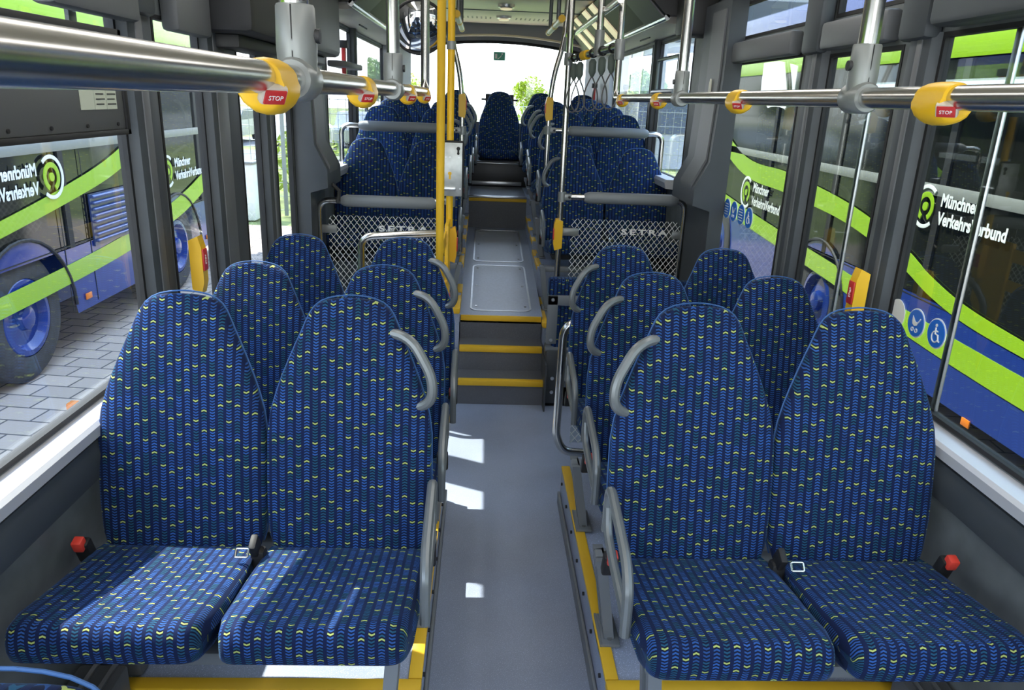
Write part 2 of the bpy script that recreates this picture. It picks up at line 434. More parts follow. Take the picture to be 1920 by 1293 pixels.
# sills and darker shelf under the front windows
for sx,par in ((-1,wl_),(1,wr_)):
    y1=2.45
    b=MB(); b.prism([(1.215,.945),(1.16,.938),(1.15,.928),(1.15,.90),(1.215,.88)], lambda x,z,d:(sx*x,d,z), YB,3.02 if sx<0 else 3.3)
    put('window_sill', b, SILL, par)
    b=MB(); b.prism([(1.215,.885),(1.162,.885),(1.15,.85),(1.16,.78),(1.215,.77)], lambda x,z,d:(sx*x,d,z), YB,3.02 if sx<0 else 3.3)
    put('sill_ledge', b, DARK, par)
    b=MB(); b.prism([(1.215,1.32),(1.12,1.32),(1.11,1.30),(1.12,1.26),(1.215,1.25)], lambda x,z,d:(sx*x,d,z), 5.2,8.95)
    put('window_sill', b, SILL, par)
# pillar covers
TN=[20]
def trim(name,b,m,par=None,**kw):
    TN[0]+=1; return struct('trim_%d'%TN[0],b,m,par,**kw)
def pillar(sx,y0,y1,z0,z1,par,depth=.04,m=DARK,m2=DARK2):
    b=MB(); xo=1.214; xi=1.214-depth; y1*=.967
    b.prism([(xo,y0),(xi+.01,y0+.01),(xi,y0+.03),(xi,y1-.02),(xi+.01,y1),(xo,y1)], lambda x,y,d:(sx*x,y,d), z0,z1)
    par=trim('pillar_cover', b, m)
    b=MB(); a,c=sorted((sx*(xi-.004),sx*(xi+.006))); b.box(a,c,y0+.035,(y0+y1)/2,z0,z1,.003); put('pillar_trim', b, m2, par)
pillar(-1,2.38,2.63,.95,2.0,wl_); pillar(-1,3.04,3.47,.2,2.0,wl_); pillar(-1,3.77,4.03,.1,2.0,wl_,.04)
pillar(1,2.34,2.55,.95,2.04,wr_); pillar(1,3.10,3.35,.95,2.04,wr_)
pillar(-1,6.36,6.68,1.3,2.3,wl_,.04); pillar(1,6.19,6.48,1.3,2.3,wr_,.04); 

# wide moulded columns between saloon halves
for sx,par,ya,yb in ((-1,wl_,4.40,4.80),(1,wr_,4.16,4.64)):
    b=MB()
    prof=[(1.21,2.35),(1.12,2.35),(1.12,1.95),(1.10,1.52),(1.03,1.38),(1.03,1.28),(1.13,1.25),(1.14,.3),(1.21,.3)]
    n0=len(prof)
    b.prism(prof, lambda x,z,d:(sx*x,d,z), ya,yb)
    par=trim('column_cover', b, DARK, ang=50)
    b=MB(); prof2=[(1.21,2.3),(1.112,2.3),(1.112,1.95),(1.092,1.53),(1.025,1.40),(1.03,1.36),(1.21,1.3)]
    b.prism(prof2, lambda x,z,d:(sx*x,d,z), ya+.06,ya+.30); put('column_trim', b, DARK2, par, ang=50)
# horizontal rails above the windows
for sx,par,segs in ((-1,wl_,((2.70,3.02),(1.95,2.42))),(1,wr_,((2.58,3.08),(3.38,4.50)))):
    for ya,yb in segs:
        zz=(2.03,2.13) if sx>0 else (1.975,2.14)
        b=MB(); a,c=sorted((sx*1.212,sx*1.15)); b.box(a,c,ya,yb,zz[0],zz[1],.015); trim('rail_cover', b, DARK2)
b=MB(); b.box(1.12,1.212,YB,2.28,2.045,2.5,.02); trim('duct_panel', b, DARK)
b=MB(); b.box(-1.212,-1.15,YB,2.35,2.13,2.5,.02); trim('duct_panel', b, DARK)
for y in (2.34,3.10): b=MB(); b.box(1.15,1.212,y-.0,y+.16,2.02,2.45,.02); trim('pillar_cap', b, DARK)
for y in (2.40,): b=MB(); b.box(-1.212,-1.15,y,y+.14,2.0,2.45,.02); trim('pillar_cap', b, DARK)
# door mechanism housing (left) with speaker
b=MB(); b.box(-1.212,-1.0,3.02,4.78,2.0,2.5,.03); b.box(-1.212,-1.08,3.1,4.7,1.95,2.0,.01)
ho=single('door_motor_housing', b, DUCT,'dark grey door motor housing above the left centre door','housing')
b=MB(); b.cyl((-.996,3.45,2.13),(1,0,0),.06,.012,28); s_=root('wall_speaker',(-.996,3.45,2.13),'small round speaker grille on the dark housing above left door','speaker')
put('grille', b, mat('speaker_grille',(.12,.12,.125),.5), s_)
b=MB(); b.tube([(-.992,3.45+.062*math.cos(a*math.pi/14),2.13+.062*math.sin(a*math.pi/14)) for a in range(28)],.005,8,closed=True); put('ring', b, DARK2, s_)
# right upper box above window
b=MB(); b.box(1.0,1.20,4.66,4.88,2.2,2.5,.03); single('ceiling_box', b, DUCT,'dark box housing above the moulded right column','housing')
# side air ducts, rear half
for sx,par in ((-1,wl_),(1,wr_)):
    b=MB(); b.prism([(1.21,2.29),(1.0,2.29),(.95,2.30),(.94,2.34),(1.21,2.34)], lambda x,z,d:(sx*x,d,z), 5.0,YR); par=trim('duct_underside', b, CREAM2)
    b=MB(); b.prism([(.965,2.31),(.70,2.56),(.72,2.59),(1.21,2.59),(1.21,2.33),(.98,2.33)], lambda x,z,d:(sx*x,d,z), 4.9,YR); put('duct_face', b, DUCT if 1 else DARK, par)
    b=MB(); b.tube([(sx*.955,4.9,2.315),(sx*.955,YR,2.315)],.018,10); put('duct_edge', b, ALU, par)
    for (ya,yb,mm) in ((4.95,5.5,DARK2),(6.5,6.72,LUMI),(6.95,7.17,LUMI),(7.6,7.8,LUMI),(8.1,8.3,LUMI)):
        b=MB(); b.prism([(.955,2.305),(.69,2.555),(.70,2.565),(.97,2.32)], lambda x,z,d:(sx*x,d,z), ya,yb); put('panel_strip', b, mm, par)
    b=MB(); b.tube([(sx*1.08,6.0+.0,2.286),(sx*1.08,6.35,2.286)],.006,8); put('vent_slot', b, DUCT, par)
    # pale rear corner pillar
    b=MB(); b.prism([(1.21,8.3),(1.16,8.3),(1.12,8.6),(.98,8.93),(1.21,8.96)], lambda x,y,d:(sx*x,y,d),1.2,2.3); trim('corner_cover', b, mat('corner_pale',(.40,.41,.44),.5))
# ceiling
b=MB(); b.box(-1.27,1.27,YB,YR+.05,2.60,2.68)
ce=struct('ceiling', b, CREAM, smooth=False)
b=MB(); b.box(-.72,.72,4.6,6.45,2.575,2.60,.008); b.box(-.72,.72,6.47,7.45,2.578,2.60,.008); b.box(-.72,.72,7.47,8.7,2.575,2.60,.008); put('ceiling_panel', b, CREAM, ce)
b=MB()
for y in (6.46,7.46): b.box(-.72,.72,y-.012,y+.012,2.572,2.60)
put('seam', b, DARK2, ce)
for y in (7.0,7.9):
    l=root('ceiling_lamp',(0.02,y,2.58),'small round cream lamp on the ceiling, %s'%('nearer one' if y<7.5 else 'farther one above the rear header'),'ceiling light')
    b=MB(); b.tube([(.02,y,2.58),(.02,y,2.555),(.02,y,2.545)],[.075,.07,.05],24); put('housing', b, ALU, l)
    b=MB(); b.tube([(.02,y,2.547),(.02,y,2.535)],[.055,.045],24); put('diffuser', b, LUMI, l)
b=MB()
for sx in (-1,1):
    for k in range(9):
        for q in range(3): b.cyl((.02+sx*(.13+.045*k),8.05+q*.07,2.576),(0,0,1),.009,.006,6)
vv=put('air_hole', b, BLACK, ce); vv['kind']='stuff'
# added fill lamp strips on the front ceiling, unseen, brightening the cabin
FILL_LAMP = mat('added_fill_lamp', (1,.97,.93), .4, emit=5.0)
for sx,l in ((-1,'left'),(1,'right')):
    r_=root('added_lamp_strip',(sx*.72,1.2,2.59),'long added fill light strip on the %s side of the front ceiling, out of view'%l,'ceiling light')
    b=MB(); b.box(sx*.72-.085,sx*.72+.085,-2.1,4.5,2.575,2.60,.006); put('housing', b, ALU, r_)
    b=MB(); b.box(sx*.72-.07,sx*.72+.07,-2.08,4.48,2.566,2.5745,.002); put('diffuser', b, FILL_LAMP, r_)
# rear wall with big window
def arch(x,zs=2.41): return zs-.10*(x/1.0)**2
b=MB(); 
b.box(-1.27,1.27,YR,YR+.08,-.2,1.55); b.box(-1.27,-1.0,YR,YR+.08,1.55,2.62); b.box(1.0,1.27,YR,YR+.08,1.55,2.62)
pts=[(-1.0,2.62)]+[(-1.0+2.0*i/16, arch(-1.0+2.0*i/16)) for i in range(17)]+[(1.0,2.62)]
b.prism(pts, lambda x,z,d:(x,d,z), YR,YR+.08); wb=struct('wall_back', b, GREYH, smooth=False)
b=MB(); b.box(-1.05,1.05,YR+.03,YR+.036,1.5,2.44); o=struct('window_%d'%(wi+1), b, GLASS, smooth=False)
b=MB(); b.tube([(-1+2*i/24, YR-.01, arch(-1+2*i/24)) for i in range(25)],.016,8); put('frame', b, BLACK, o)
b=MB(); pts=[(-1.0,2.60)]+[(-1.0+2.0*i/16, arch(-1.0+2.0*i/16,2.47)) for i in range(17)]+[(1.0,2.60)]
b.prism(pts, lambda x,z,d:(x,d,z), YR-.22,YR-.02); put('header_cover', b, GREYH, wb)
b=MB(); b.tube([(-1+2*i/24, YR-.22, arch(-1+2*i/24,2.465)) for i in range(25)],.012,8); put('header_edge', b, CREAM, wb)
s_=root('exit_sticker',(.0,YR,2.25),'small pale green emergency exit sticker high on the rear window','sticker')
b=MB(); b.box(-.06,.07,YR+.020,YR+.028,2.22,2.31,.001); put('backing', b, mat('sticker_green',(.10,.45,.32),.4), s_)
b=MB(); b.cyl((.035,YR+.018,2.29),(0,1,0),.009,.003,10); b.tube([(.03,YR+.018,2.275),(.01,YR+.018,2.25),(-.015,YR+.018,2.235)],.005,6); b.box(-.045,-.02,YR+.0165,YR+.0195,2.24,2.29); put('running_symbol', b, WHITE, s_)
# front end behind the camera: dashboard wall with windscreen opening
b=MB(); b.box(-1.27,1.27,YB-.08,YB,-.2,.8); b.box(-1.27,1.27,YB-.08,YB,2.3,2.62); b.box(-1.27,-1.12,YB-.08,YB,.8,2.3); b.box(1.12,1.27,YB-.08,YB,.8,2.3)
struct('wall_front', b, DARK, smooth=False)
b=MB(); b.box(-1.15,1.15,YB-.05,YB-.044,.78,2.33); struct('window_%d'%(wi+2), b, GLASS, smooth=False)
# body below floor so daylight does not leak in
b=MB(); b.box(-1.26,1.26,YB,YR,-.22,-.07); struct('trim_8', b, BLACK, smooth=False)

# ================================================================ SEATS
def grid_obj(rings, uvs, closed=True, cap0=True, cap1=True):
    bm=bmesh.new(); uvl=bm.loops.layers.uv.new('UVMap')
    V=[[bm.verts.new(p) for p in r] for r in rings]
    def face(ix):
        f=bm.faces.new([V[i][k] for i,k in ix])
        for lp,(i,k) in zip(f.loops,ix): lp[uvl].uv=uvs[i][k]
    n=len(rings[0])
    for i in range(len(rings)-1):
        for k in range(n):
            q=(k+1)%n; face([(i,k),(i,q),(i+1,q),(i+1,k)])
    if cap0: face([(0,k) for k in range(n)][::-1])
    if cap1: face([(len(rings)-1,k) for k in range(n)])
    m=MB.__new__(MB); m.bm=bm; return m
BK=[(0,.196),(.03,.208),(.08,.219),(.2,.225),(.35,.2255),(.48,.224),(.56,.216),(.63,.202),(.69,.187),(.75,.170),(.81,.152),(.86,.136),(.90,.124),(.93,.114),(.955,.102),(.975,.085),(.988,.064),(.996,.038),(1,.008)]
BZ0,BZH=.385,.705
def back_center(t):          # (y,z) front face centre line
    z=BZ0+BZH*t; y=.005+.165*t-.03*math.sin(t*math.pi)*.5
    return y,z
def make_back():
    rings=[];uvs=[]; n=32
    dens=[]
    for i in range(len(BK)-1):
        a,bb=BK[i],BK[i+1]; m=3 if a[0]<.9 else 2
        for k in range(m): dens.append((a[0]+(bb[0]-a[0])*k/m, a[1]+(bb[1]-a[1])*k/m))
    dens.append(BK[-1])
    for t,wd in dens:
        y,z=back_center(t); th=.042*(1 if t<.9 else max(.15,math.sqrt(max(0,1-((t-.9)/.1)**2))))
        th*=1-.25*t
        if t<.06: th*=.6+.4*t/.06
        r=[];uv=[]
        for k in range(n):
            a=2*math.pi*k/n; ca,sa=math.cos(a),math.sin(a)
            x=wd*math.copysign(abs(ca)**.55,ca); dy=th*math.copysign(abs(sa)**.6,sa)
            # slight hollow in the middle of the lower back
            if sa<0: dy+= .012*math.exp(-(x/.12)**2)*math.sin(min(1,t*1.3)*math.pi)
            r.append((x,y+th+dy,z)); uv.append((x,z*1.02))
        rings.append(r);uvs.append(uv)
    return grid_obj(rings,uvs).mesh('backrest',FAB,ang=60)
def make_piping():
    b=MB(); pts=[]
    for t,wd in BK[1:]: y,z=back_center(t); pts.append((-wd-.001,y+.058-.02*t,z))
    pr=[]
    for p in pts: pr.append((-p[0],p[1],p[2]))
    b.tube(pts+pr[::-1],.0024,6); return b.mesh('piping',FBLUE)
def make_shell():
    rings=[];uvs=[]; n=20
    for t,wd in BK[2:-7]:
        y,z=back_center(t); r=[]
        for k in range(n):
            a=2*math.pi*k/n; ca,sa=math.cos(a),math.sin(a)
            r.append(((wd-.014)*math.copysign(abs(ca)**.4,ca), y+.066-.02*t+.018*math.copysign(abs(sa)**.5,sa), z))
        rings.append(r);uvs.append([(p[0],p[2]) for p in r])
    return grid_obj(rings,uvs).mesh('back_shell',mat('shell_grey',(.09,.10,.11),.5),ang=50)
def make_cushion():
    # profile in (y,z): y 0 = back, negative = front
    prof=[(.05,.40),(.0,.425),(-.08,.440),(-.18,.458),(-.28,.478),(-.36,.497),(-.405,.507),(-.425,.508),(-.437,.500),(-.446,.478),(-.448,.45),(-.440,.42),(-.42,.405),(-.38,.398),(-.25,.38),(-.1,.35),(.04,.34),(.06,.37)]
    s=[0]
    for i in range(1,len(prof)): s.append(s[-1]+math.hypot(prof[i][0]-prof[i-1][0],prof[i][1]-prof[i-1][1]))
    cy,cz=-.19,.43
    rings=[];uvs=[]
    xs=[-1,-.985,-.95,-.9,-.82,-.7,-.5,-.25,0,.25,.5,.7,.82,.9,.95,.985,1]
    for xf in xs:
        e=max(0,(abs(xf)-.80)/.20); k=math.sqrt(max(0,1-e**2.4)); 
        r=[];uv=[]
        for j,(y,z) in enumerate(prof):
            half=.222-.018*max(0,(y+.12)/.17) - (.02*max(0,(-.36-y)/.09))
            zz=cz+(z-cz)*(.35+.65*k); yy=cy+(y-cy)*(.90+.10*k)
            if z>.43 and -.42<y<0: zz+=.010*abs(xf)**2*(1-e)-.004
            r.append((xf*half,yy,zz)); uv.append((xf*half,-s[j]))
        rings.append(r);uvs.append(uv)
    return grid_obj(rings,uvs).mesh('cushion',FAB,ang=38)
ME=dict(back=make_back(),pipe=make_piping(),shell=make_shell(),cush=make_cushion())
b=MB(); b.box(-.17,.17,-.26,.05,.335,.375,.012); ME['pan']=b.mesh('seat_pan',mat('pan_dark',(.03,.032,.035),.5))
def tube_mesh(name,pts,r,m,rad=.04,n=10,mirror=False):
    b=MB(); b.tube(fillet([(-p[0],p[1],p[2]) if mirror else p for p in pts],rad,6),r,n); return b.mesh(name,m)
for s,nm in ((1,'L'),(-1,'R')):      # side = where the aisle lies: R group has the aisle at local -x
    fl=(s>0)
    ME['h'+nm]=tube_mesh('side_handle',[(-.075,.178,1.0),(-.165,.14,.995),(-.226,.11,.89),(-.226,.10,.82),(-.15,.125,.79)],.0145,HANDLE,.07,mirror=fl)
    b=MB(); q=-1 if fl else 1
    b.tube(fillet([(-.235*q,.02,.50),(-.235*q,.01,.645),(-.237*q,-.26,.595),(-.24*q,-.32,.56),(-.24*q,-.325,.44)],.05,6),.0130,10)
    b.tube(fillet([(-.235*q,.015,.58),(-.235*q,-.01,.51),(-.236*q,-.12,.49),(-.238*q,-.31,.475)],.05,6),.012,10)
    ME['a'+nm]=b.mesh('armrest',HANDLE)
def buckle_mesh(q):
    b=MB(); b.box(.228*q-.02,.228*q+.02,-.055,-.025,.40,.475,.006,rot=Matrix.Rotation(.35,4,'X')); me=b.mesh('belt_buckle',BLACK)
    c=MB(); c.box(.228*q-.013,.228*q+.013,-.078,-.050,.452,.487,.004,rot=Matrix.Rotation(.35,4,'X')); return me,c.mesh('release_button',REDD)
ME['bk1']=buckle_mesh(1); ME['bk-1']=buckle_mesh(-1)
def tongue_mesh(q):
    b=MB(); b.box(.228*q-.022,.228*q+.018,-.06,-.02,.36,.45,.012); b.box(.225*q-.014,.225*q+.006,-.075,-.03,.44,.49,.006,rot=Matrix.Rotation(.5,4,'X')); me=b.mesh('belt_reel',BLACK)
    c=MB(); x=.20*q; c.tube(fillet([(x-.016,-.10,.462),(x+.016,-.10,.462),(x+.016,-.085,.478),(x-.016,-.085,.478),(x-.016,-.10,.462)],.004,3),.003,6); return me,c.mesh('belt_tongue',STEEL)
ME['tg1']=tongue_mesh(1); ME['tg-1']=tongue_mesh(-1)
def seat(x,ytop,ztop,side,aisle,label,group,name='bus_seat',buckle=True):
    """side -1 left block / +1 right block; aisle = seat next to the gangway"""
    r_=root(name,(x,ytop-.17,ztop-1.09),label,'seat',group)
    put('backrest',ME['back'],None,r_,local=True); put('cushion',ME['cush'],None,r_,local=True)
    put('piping',ME['pipe'],None,r_,local=True); put('back_shell',ME['shell'],None,r_,local=True); put('seat_pan',ME['pan'],None,r_,local=True)
    nm='R' if side>0 else 'L'
    if aisle:
        put('side_handle',ME['h'+nm],None,r_,local=True); put('armrest',ME['a'+nm],None,r_,local=True)
        q=-side
    else: q=side
    if buckle:
        o=put('belt_buckle',ME['bk%d'%q][0],None,r_,local=True); put('release_button',ME['bk%d'%q][1],None,o,local=True); o.children[0].matrix_parent_inverse=Matrix.Identity(4)
        if not aisle:
            o=put('belt_reel',ME['tg%d'%(-q)][0],None,r_,local=True); put('belt_tongue',ME['tg%d'%(-q)][1],None,o,local=True)
    return r_
# pedestals of the aisle seats
def pedestal(x,y,z0,z1,side,label,group):
    r_=root('seat_pedestal',(x,y,z0),label,'seat frame',group)
    h=z1-z0; s=side
    b=MB(); lx=-.045*s
    for yy in (-.034,.034):
        b.prism([(-.016,0),(.016,0),(lx+.016,h),(lx-.016,h)], lambda a,z,d:(a,d,z), yy-.014,yy+.014)
    b.prism([(s*.012-.003,0),(s*.012+.003,0),(lx+s*.012+.003,h),(lx+s*.012-.003,h)], lambda a,z,d:(a,d,z), -.03,.03)
    put('post', b, PLATE, r_, local=True, smooth=False)
    b=MB(); b.box(-.026,.03,-.075,.075,0,.012,.003); b.box(-.033,-.026,-.075,.075,-.03,.012) if s>0 else b.box(.03,.037,-.075,.075,-.03,.012); put('base_plate', b, PLATE, r_, local=True)
    b=MB(); b.box(-.06 if s>0 else -.62,.62 if s>0 else .06,-.03,.03,h-.035,h,.006); put('cross_beam', b, PLATE, r_, local=True)
    b=MB()
    for yy in (-.05,.05): b.cyl((0,yy,.013),(0,0,1),.008,.008,8)
    put('bolt', b, STEEL, r_, local=True)
G='blue chevron double seats at the front of the saloon'
ordn=['nearest','second','third']
front=[ # ytop, ztop, xl (outer,inner), xr(inner,outer)
 dict(L=(1.96,1.277,(-.938,-.486)),R=(1.90,1.298,(.453,.905))),
 dict(L=(2.63,1.218,(-.945,-.485)),R=(2.62,1.222,(.49,.945))),
 dict(L=(3.27,1.205,(-.94,-.475)),R=(3.30,1.195,(.50,.965)))]
for i,fr in enumerate(front):
    y,z,xs=fr['L']
    seat(xs[0],y,z,-1,False,'blue chevron-patterned seat by the left window, in the %s row%s'%(ordn[i],', cushion half in sunlight' if i==0 else ''),G)
    seat(xs[1],y,z,-1,True,'blue chevron-patterned seat left of the aisle with grey side handle, %s row'%ordn[i],G)
    y,z,xs=fr['R']
    seat(xs[0],y,z,1,True,'blue chevron-patterned seat right of the aisle with grey side handle, %s row'%ordn[i],G)
    seat(xs[1],y,z,1,False,'blue chevron-patterned seat by the right window, in the %s row'%ordn[i],G)
P='grey seat pedestals along the front aisle'
for i,(sd,x,y,z0,z1) in enumerate(((1,.335,1.44,0,.56),(1,.295,1.97,.2,.49),(1,.295,2.62,.2,.47),(-1,-.365,1.48,0,.55),(-1,-.315,2.05,.2,.48),(-1,-.315,2.68,.2,.48))):
    pedestal(x,y,z0,z1,sd,'grey slotted metal pedestal under the %s %s aisle seat'%(ordn[i%3],'right' if sd>0 else 'left'),P)
seat(-.60,.585,1.243,-1,False,'top of a blue seat back cut off at the lower left corner',G,buckle=False)
G2='blue chevron seats in the raised rear rows'
rear=[(5.60,1.495),(6.30,1.72),(6.90,1.775),(7.50,1.805),(8.10,1.84)]
on=['first','second','third','fourth','fifth']
RX=[(.525,1.0),(.533,.99),(.49,.97),(.51,.967),(.47,.93)]; LX=[(-.53,-.985),(-.51,-.965),(-.49,-.945),(-.48,-.935),(-.46,-.915)]
for i,(y,z) in enumerate(rear):
    z=z if i else 1.50
    seat(LX[i][0],y,z,-1,True,'blue patterned seat left of the raised gangway, %s row behind the rail'%on[i],G2)
    seat(LX[i][1],y,z,-1,False,'blue patterned window seat at far left, %s row behind the rail'%on[i],G2)
    seat(RX[i][0],y,z,1,True,'blue patterned seat right of the raised gangway, %s row behind the rail'%on[i],G2)
    seat(RX[i][1],y,z,1,False,'blue patterned window seat at far right, %s row behind the rail'%on[i],G2)
    for sd,x in ((-1,-.33),(1,.32)):
        zf=(.52 if sd<0 else .44) if i==0 else (.66 if i==1 else (.745 if i<3 else .93))
        pedestal(x,y-.62,zf,z-1.09+.33,sd,'grey metal pedestal under the %s rear row aisle seat on the %s'%(on[i],'left' if sd<0 else 'right'),'grey pedestals of the rear rows')
for x,l in ((-.925,'far left'),(-.465,'left of centre'),(.02,'centre, facing straight down the gangway'),(.485,'right of centre'),(.945,'far right')):
    o=seat(x,8.70,1.885,1 if x>0 else -1,False,'blue patterned seat of the rear bench, %s'%l,G2,name='rear_seat',buckle=False)
    if abs(x)<.1:
        for x2 in (-.225,.265):
            b=MB(); b.tube(fillet([(x2,8.45,1.30),(x2,8.42,1.44),(x2,8.15,1.42),(x2,8.12,1.20),(x2,8.3,1.16)],.05,5),.014,10); tag(put('armrest', b, STEEL, o),'chrome armrest loop')
# luggage or headrest block behind the centre seat
b=MB(); b.box(-.14,.18,8.86,8.92,1.5,1.86,.01); b.cyl((-.16,8.88,1.80),(1,0,0),.012,.05,10); b.cyl((.20,8.88,1.80),(1,0,0),.012,.05,10)
single('bracket_panel', b, DUCT, 'dark bracket panel behind the centre rear seat','panel')
# folded seat unit beside the steps on the right
fs=root('folding_seat',(.66,4.35,.4),'folded blue tip-up seat in a grey metal frame beside the steps','folding seat')
def fabric_box(x0,x1,y0,y1,z0,z1,bev):
    b=MB(); b.box(x0,x1,y0,y1,z0,z1,bev,seg=3); uvl=b.bm.loops.layers.uv.new('UVMap')
    for f in b.bm.faces:
        for lp in f.loops:
            c=lp.vert.co; lp[uvl].uv=(c.x,c.z-c.y)
    return b
put('backrest', fabric_box(.27,1.15,4.33,4.42,.66,.80,.02), FAB, fs)
put('seat_pad', fabric_box(.30,1.12,4.29,4.36,.36,.64,.02), FAB, fs)
b=MB(); b.box(.262,1.13,4.268,4.285,.655,.715,.004); b.box(.262,.325,4.268,4.285,.415,.715,.004); put('frame', b, PLATE, fs)
for z in (.69,.44): b=MB(); b.cyl((.292,4.265,z),(0,1,0),.010,.006,12); put('bolt', b, ALU, fs)
b=MB(); b.tube([(.262,4.30,.375),(1.12,4.30,.375)],.018,10); put('hinge_bar', b, PLATE, fs)
b=MB(); b.box(.27,.36,4.28,4.45,.02,.37,.01); b.box(.262,.272,4.2,4.6,0,.30,.0); put('support', b, mat('support_dark',(.05,.055,.06),.5), fs)
for z in (.19,.10): b=MB(); b.cyl((.315,4.276,z),(0,1,0),.011,.008,12); put('bolt', b, ALU, fs)

# ================================================================ RAILS
def clampblock(c, ax, r=.028, l=.07):
    b=MB(); b.cyl(c,ax,r,l,16); return b
def tjoint(x,y,z,label,dirx=1):
    r_=root('pole_joint',(x,y,z),label,'pipe joint','cast grey T joints on the overhead rails')
    b=MB(); b.tube([(x,y,z+.092),(x,y,z+.089),(x,y,z+.04),(x,y,z+.01)],[.0235,.025,.0265,.025],20); put('sleeve', b, JOINT, r_)
    b=MB(); b.tube([(x,y-.034,z),(x,y-.028,z),(x,y+.028,z),(x,y+.034,z)],[.024,.0275,.0275,.024],20); put('collar', b, JOINT, r_)
    b=MB(); b.cyl((x+dirx*.026,y,z+.055),(1,0,0),.009,.01,12); put('screw', b, DUCT, r_)
    b=MB(); b.box(x-.0008,x+.0008,y-.0262,y-.024,z+.01,z+.09); put('seam_line', b, BLACK, r_)
BR=.0178
def straight(name,p0,p1,r,m,label,cat,group=None):
    b=MB(); b.tube([p0,p1],r,20); return single(name,b,m,label,cat,group)
lb=root('overhead_rail',(-.385,1.6,1.811),'long polished steel overhead rail crossing the upper left','handrail')
b=MB(); b.tube(fillet([(-.385,-.9,1.811),(-.385,3.25,1.819),(-.385,3.25,2.6)],.05,6),BR,24); put('rail', b, STEEL, lb)
rb=root('overhead_rail',(.55,2.6,1.828),'polished steel overhead rail crossing the upper right, elbow at far end','handrail')
b=MB(); b.tube(fillet([(.55,-.9,1.825),(.55,4.13,1.832),(.55,4.13,2.6)],.05,6),BR,24); put('rail', b, STEEL, rb)
b=MB(); b.tube([(.55,4.13,2.12),(.55,4.13,2.11),(.55,4.13,2.03),(.55,4.13,2.02)],[.024,.027,.027,.024],20); put('collar', b, JOINT, rb)
for (x,y,l,dx) in ((-.385,1.064,'left rail, nearest hanger pole',1),(-.385,2.144,'left rail, farther hanger pole',1),(.55,1.425,'right rail, nearest hanger pole',-1),(.55,2.757,'right rail, farther hanger pole',-1)):
    tjoint(x,y,1.815 if x<0 else 1.828,'grey cast T joint on the %s'%l,dx)
    straight('hanger_pole',(x,y,1.83),(x,y,2.6),BR,STEEL,'vertical steel hanger pole above the %s'%l.replace(', ',' at its '),'pole','hanger poles of the overhead rails')
def stop_clamp(x,y,z,sgn,label):
    r_=root('stop_button',(x,y,z),label,'stop button','yellow stop buttons clamped on the overhead rails')
    b=MB()
    # collar wrapping the rail, swollen below
    n=20; rings=[]
    for yy,k in ((-.040,.78),(-.036,.92),(-.020,1.03),(.012,1.05),(.030,.92),(.036,.78)):
        ring=[]
        for i in range(n):
            a=2*math.pi*i/n; rr=.0225+ (.016*max(0,-math.sin(a))**1 )*k
            ring.append((x+rr*math.cos(a)*1.05+sgn*.0, y+yy, z+rr*math.sin(a)*k**.5-.001))
        rings.append(ring)
    V=[[b.bm.verts.new(p) for p in r] for r in rings]
    for i in range(len(V)-1):
        for q in range(n): b.bm.faces.new((V[i][q],V[i][(q+1)%n],V[i+1][(q+1)%n],V[i+1][q]))
    b.bm.faces.new(V[0][::-1]); b.bm.faces.new(V[-1])
    put('clamp_body', b, YEL, r_, ang=50)
    nn=Vector((-sgn*.55,-.62,-.56)).normalized(); xx=Vector((0,0,1)).cross(nn).normalized()*-1; yy=nn.cross(xx)
    if xx.x<0: xx=-xx; yy=nn.cross(xx)
    if yy.z<0: yy=-yy
    c0=Vector((x,y-.026,z-.004))+nn*.024
    R3=Matrix((xx,yy,nn)).transposed().to_4x4()
    c=MB(); c.box(c0.x-.015,c0.x+.015,c0.y-.011,c0.y+.011,c0.z-.006,c0.z+.006,.003,rot=R3); put('lens', c, mat('lens_clear',(.62,.55,.48),.2), r_)
    c1=c0+nn*.006; c=MB(); c.box(c1.x-.0125,c1.x+.0125,c1.y-.0085,c1.y+.0085,c1.z-.002,c1.z+.002,.001,rot=R3); put('push_button', c, RED, r_)
    put_text('lettering','STOP',.008,tuple(c1+nn*.0025),xx if xx.cross(yy).dot(nn)>0 else xx,yy,WHITE,r_,sx=.9,ext=.0003)
for i,(y,l) in enumerate(((.925,'closest to the camera'),(1.61,'between the two joints'),(2.54,'beyond the far joint'),(3.20,'at the far elbow'))): stop_clamp(-.385,y,1.814,-1,'yellow stop button on the left overhead rail, %s'%l)
for i,(y,l) in enumerate(((1.16,'closest to the camera'),(2.11,'between the two joints'),(3.10,'beyond the far joint'),(3.93,'at the far elbow'))): stop_clamp(.55,y,1.829,1,'yellow stop button on the right overhead rail, %s'%l)

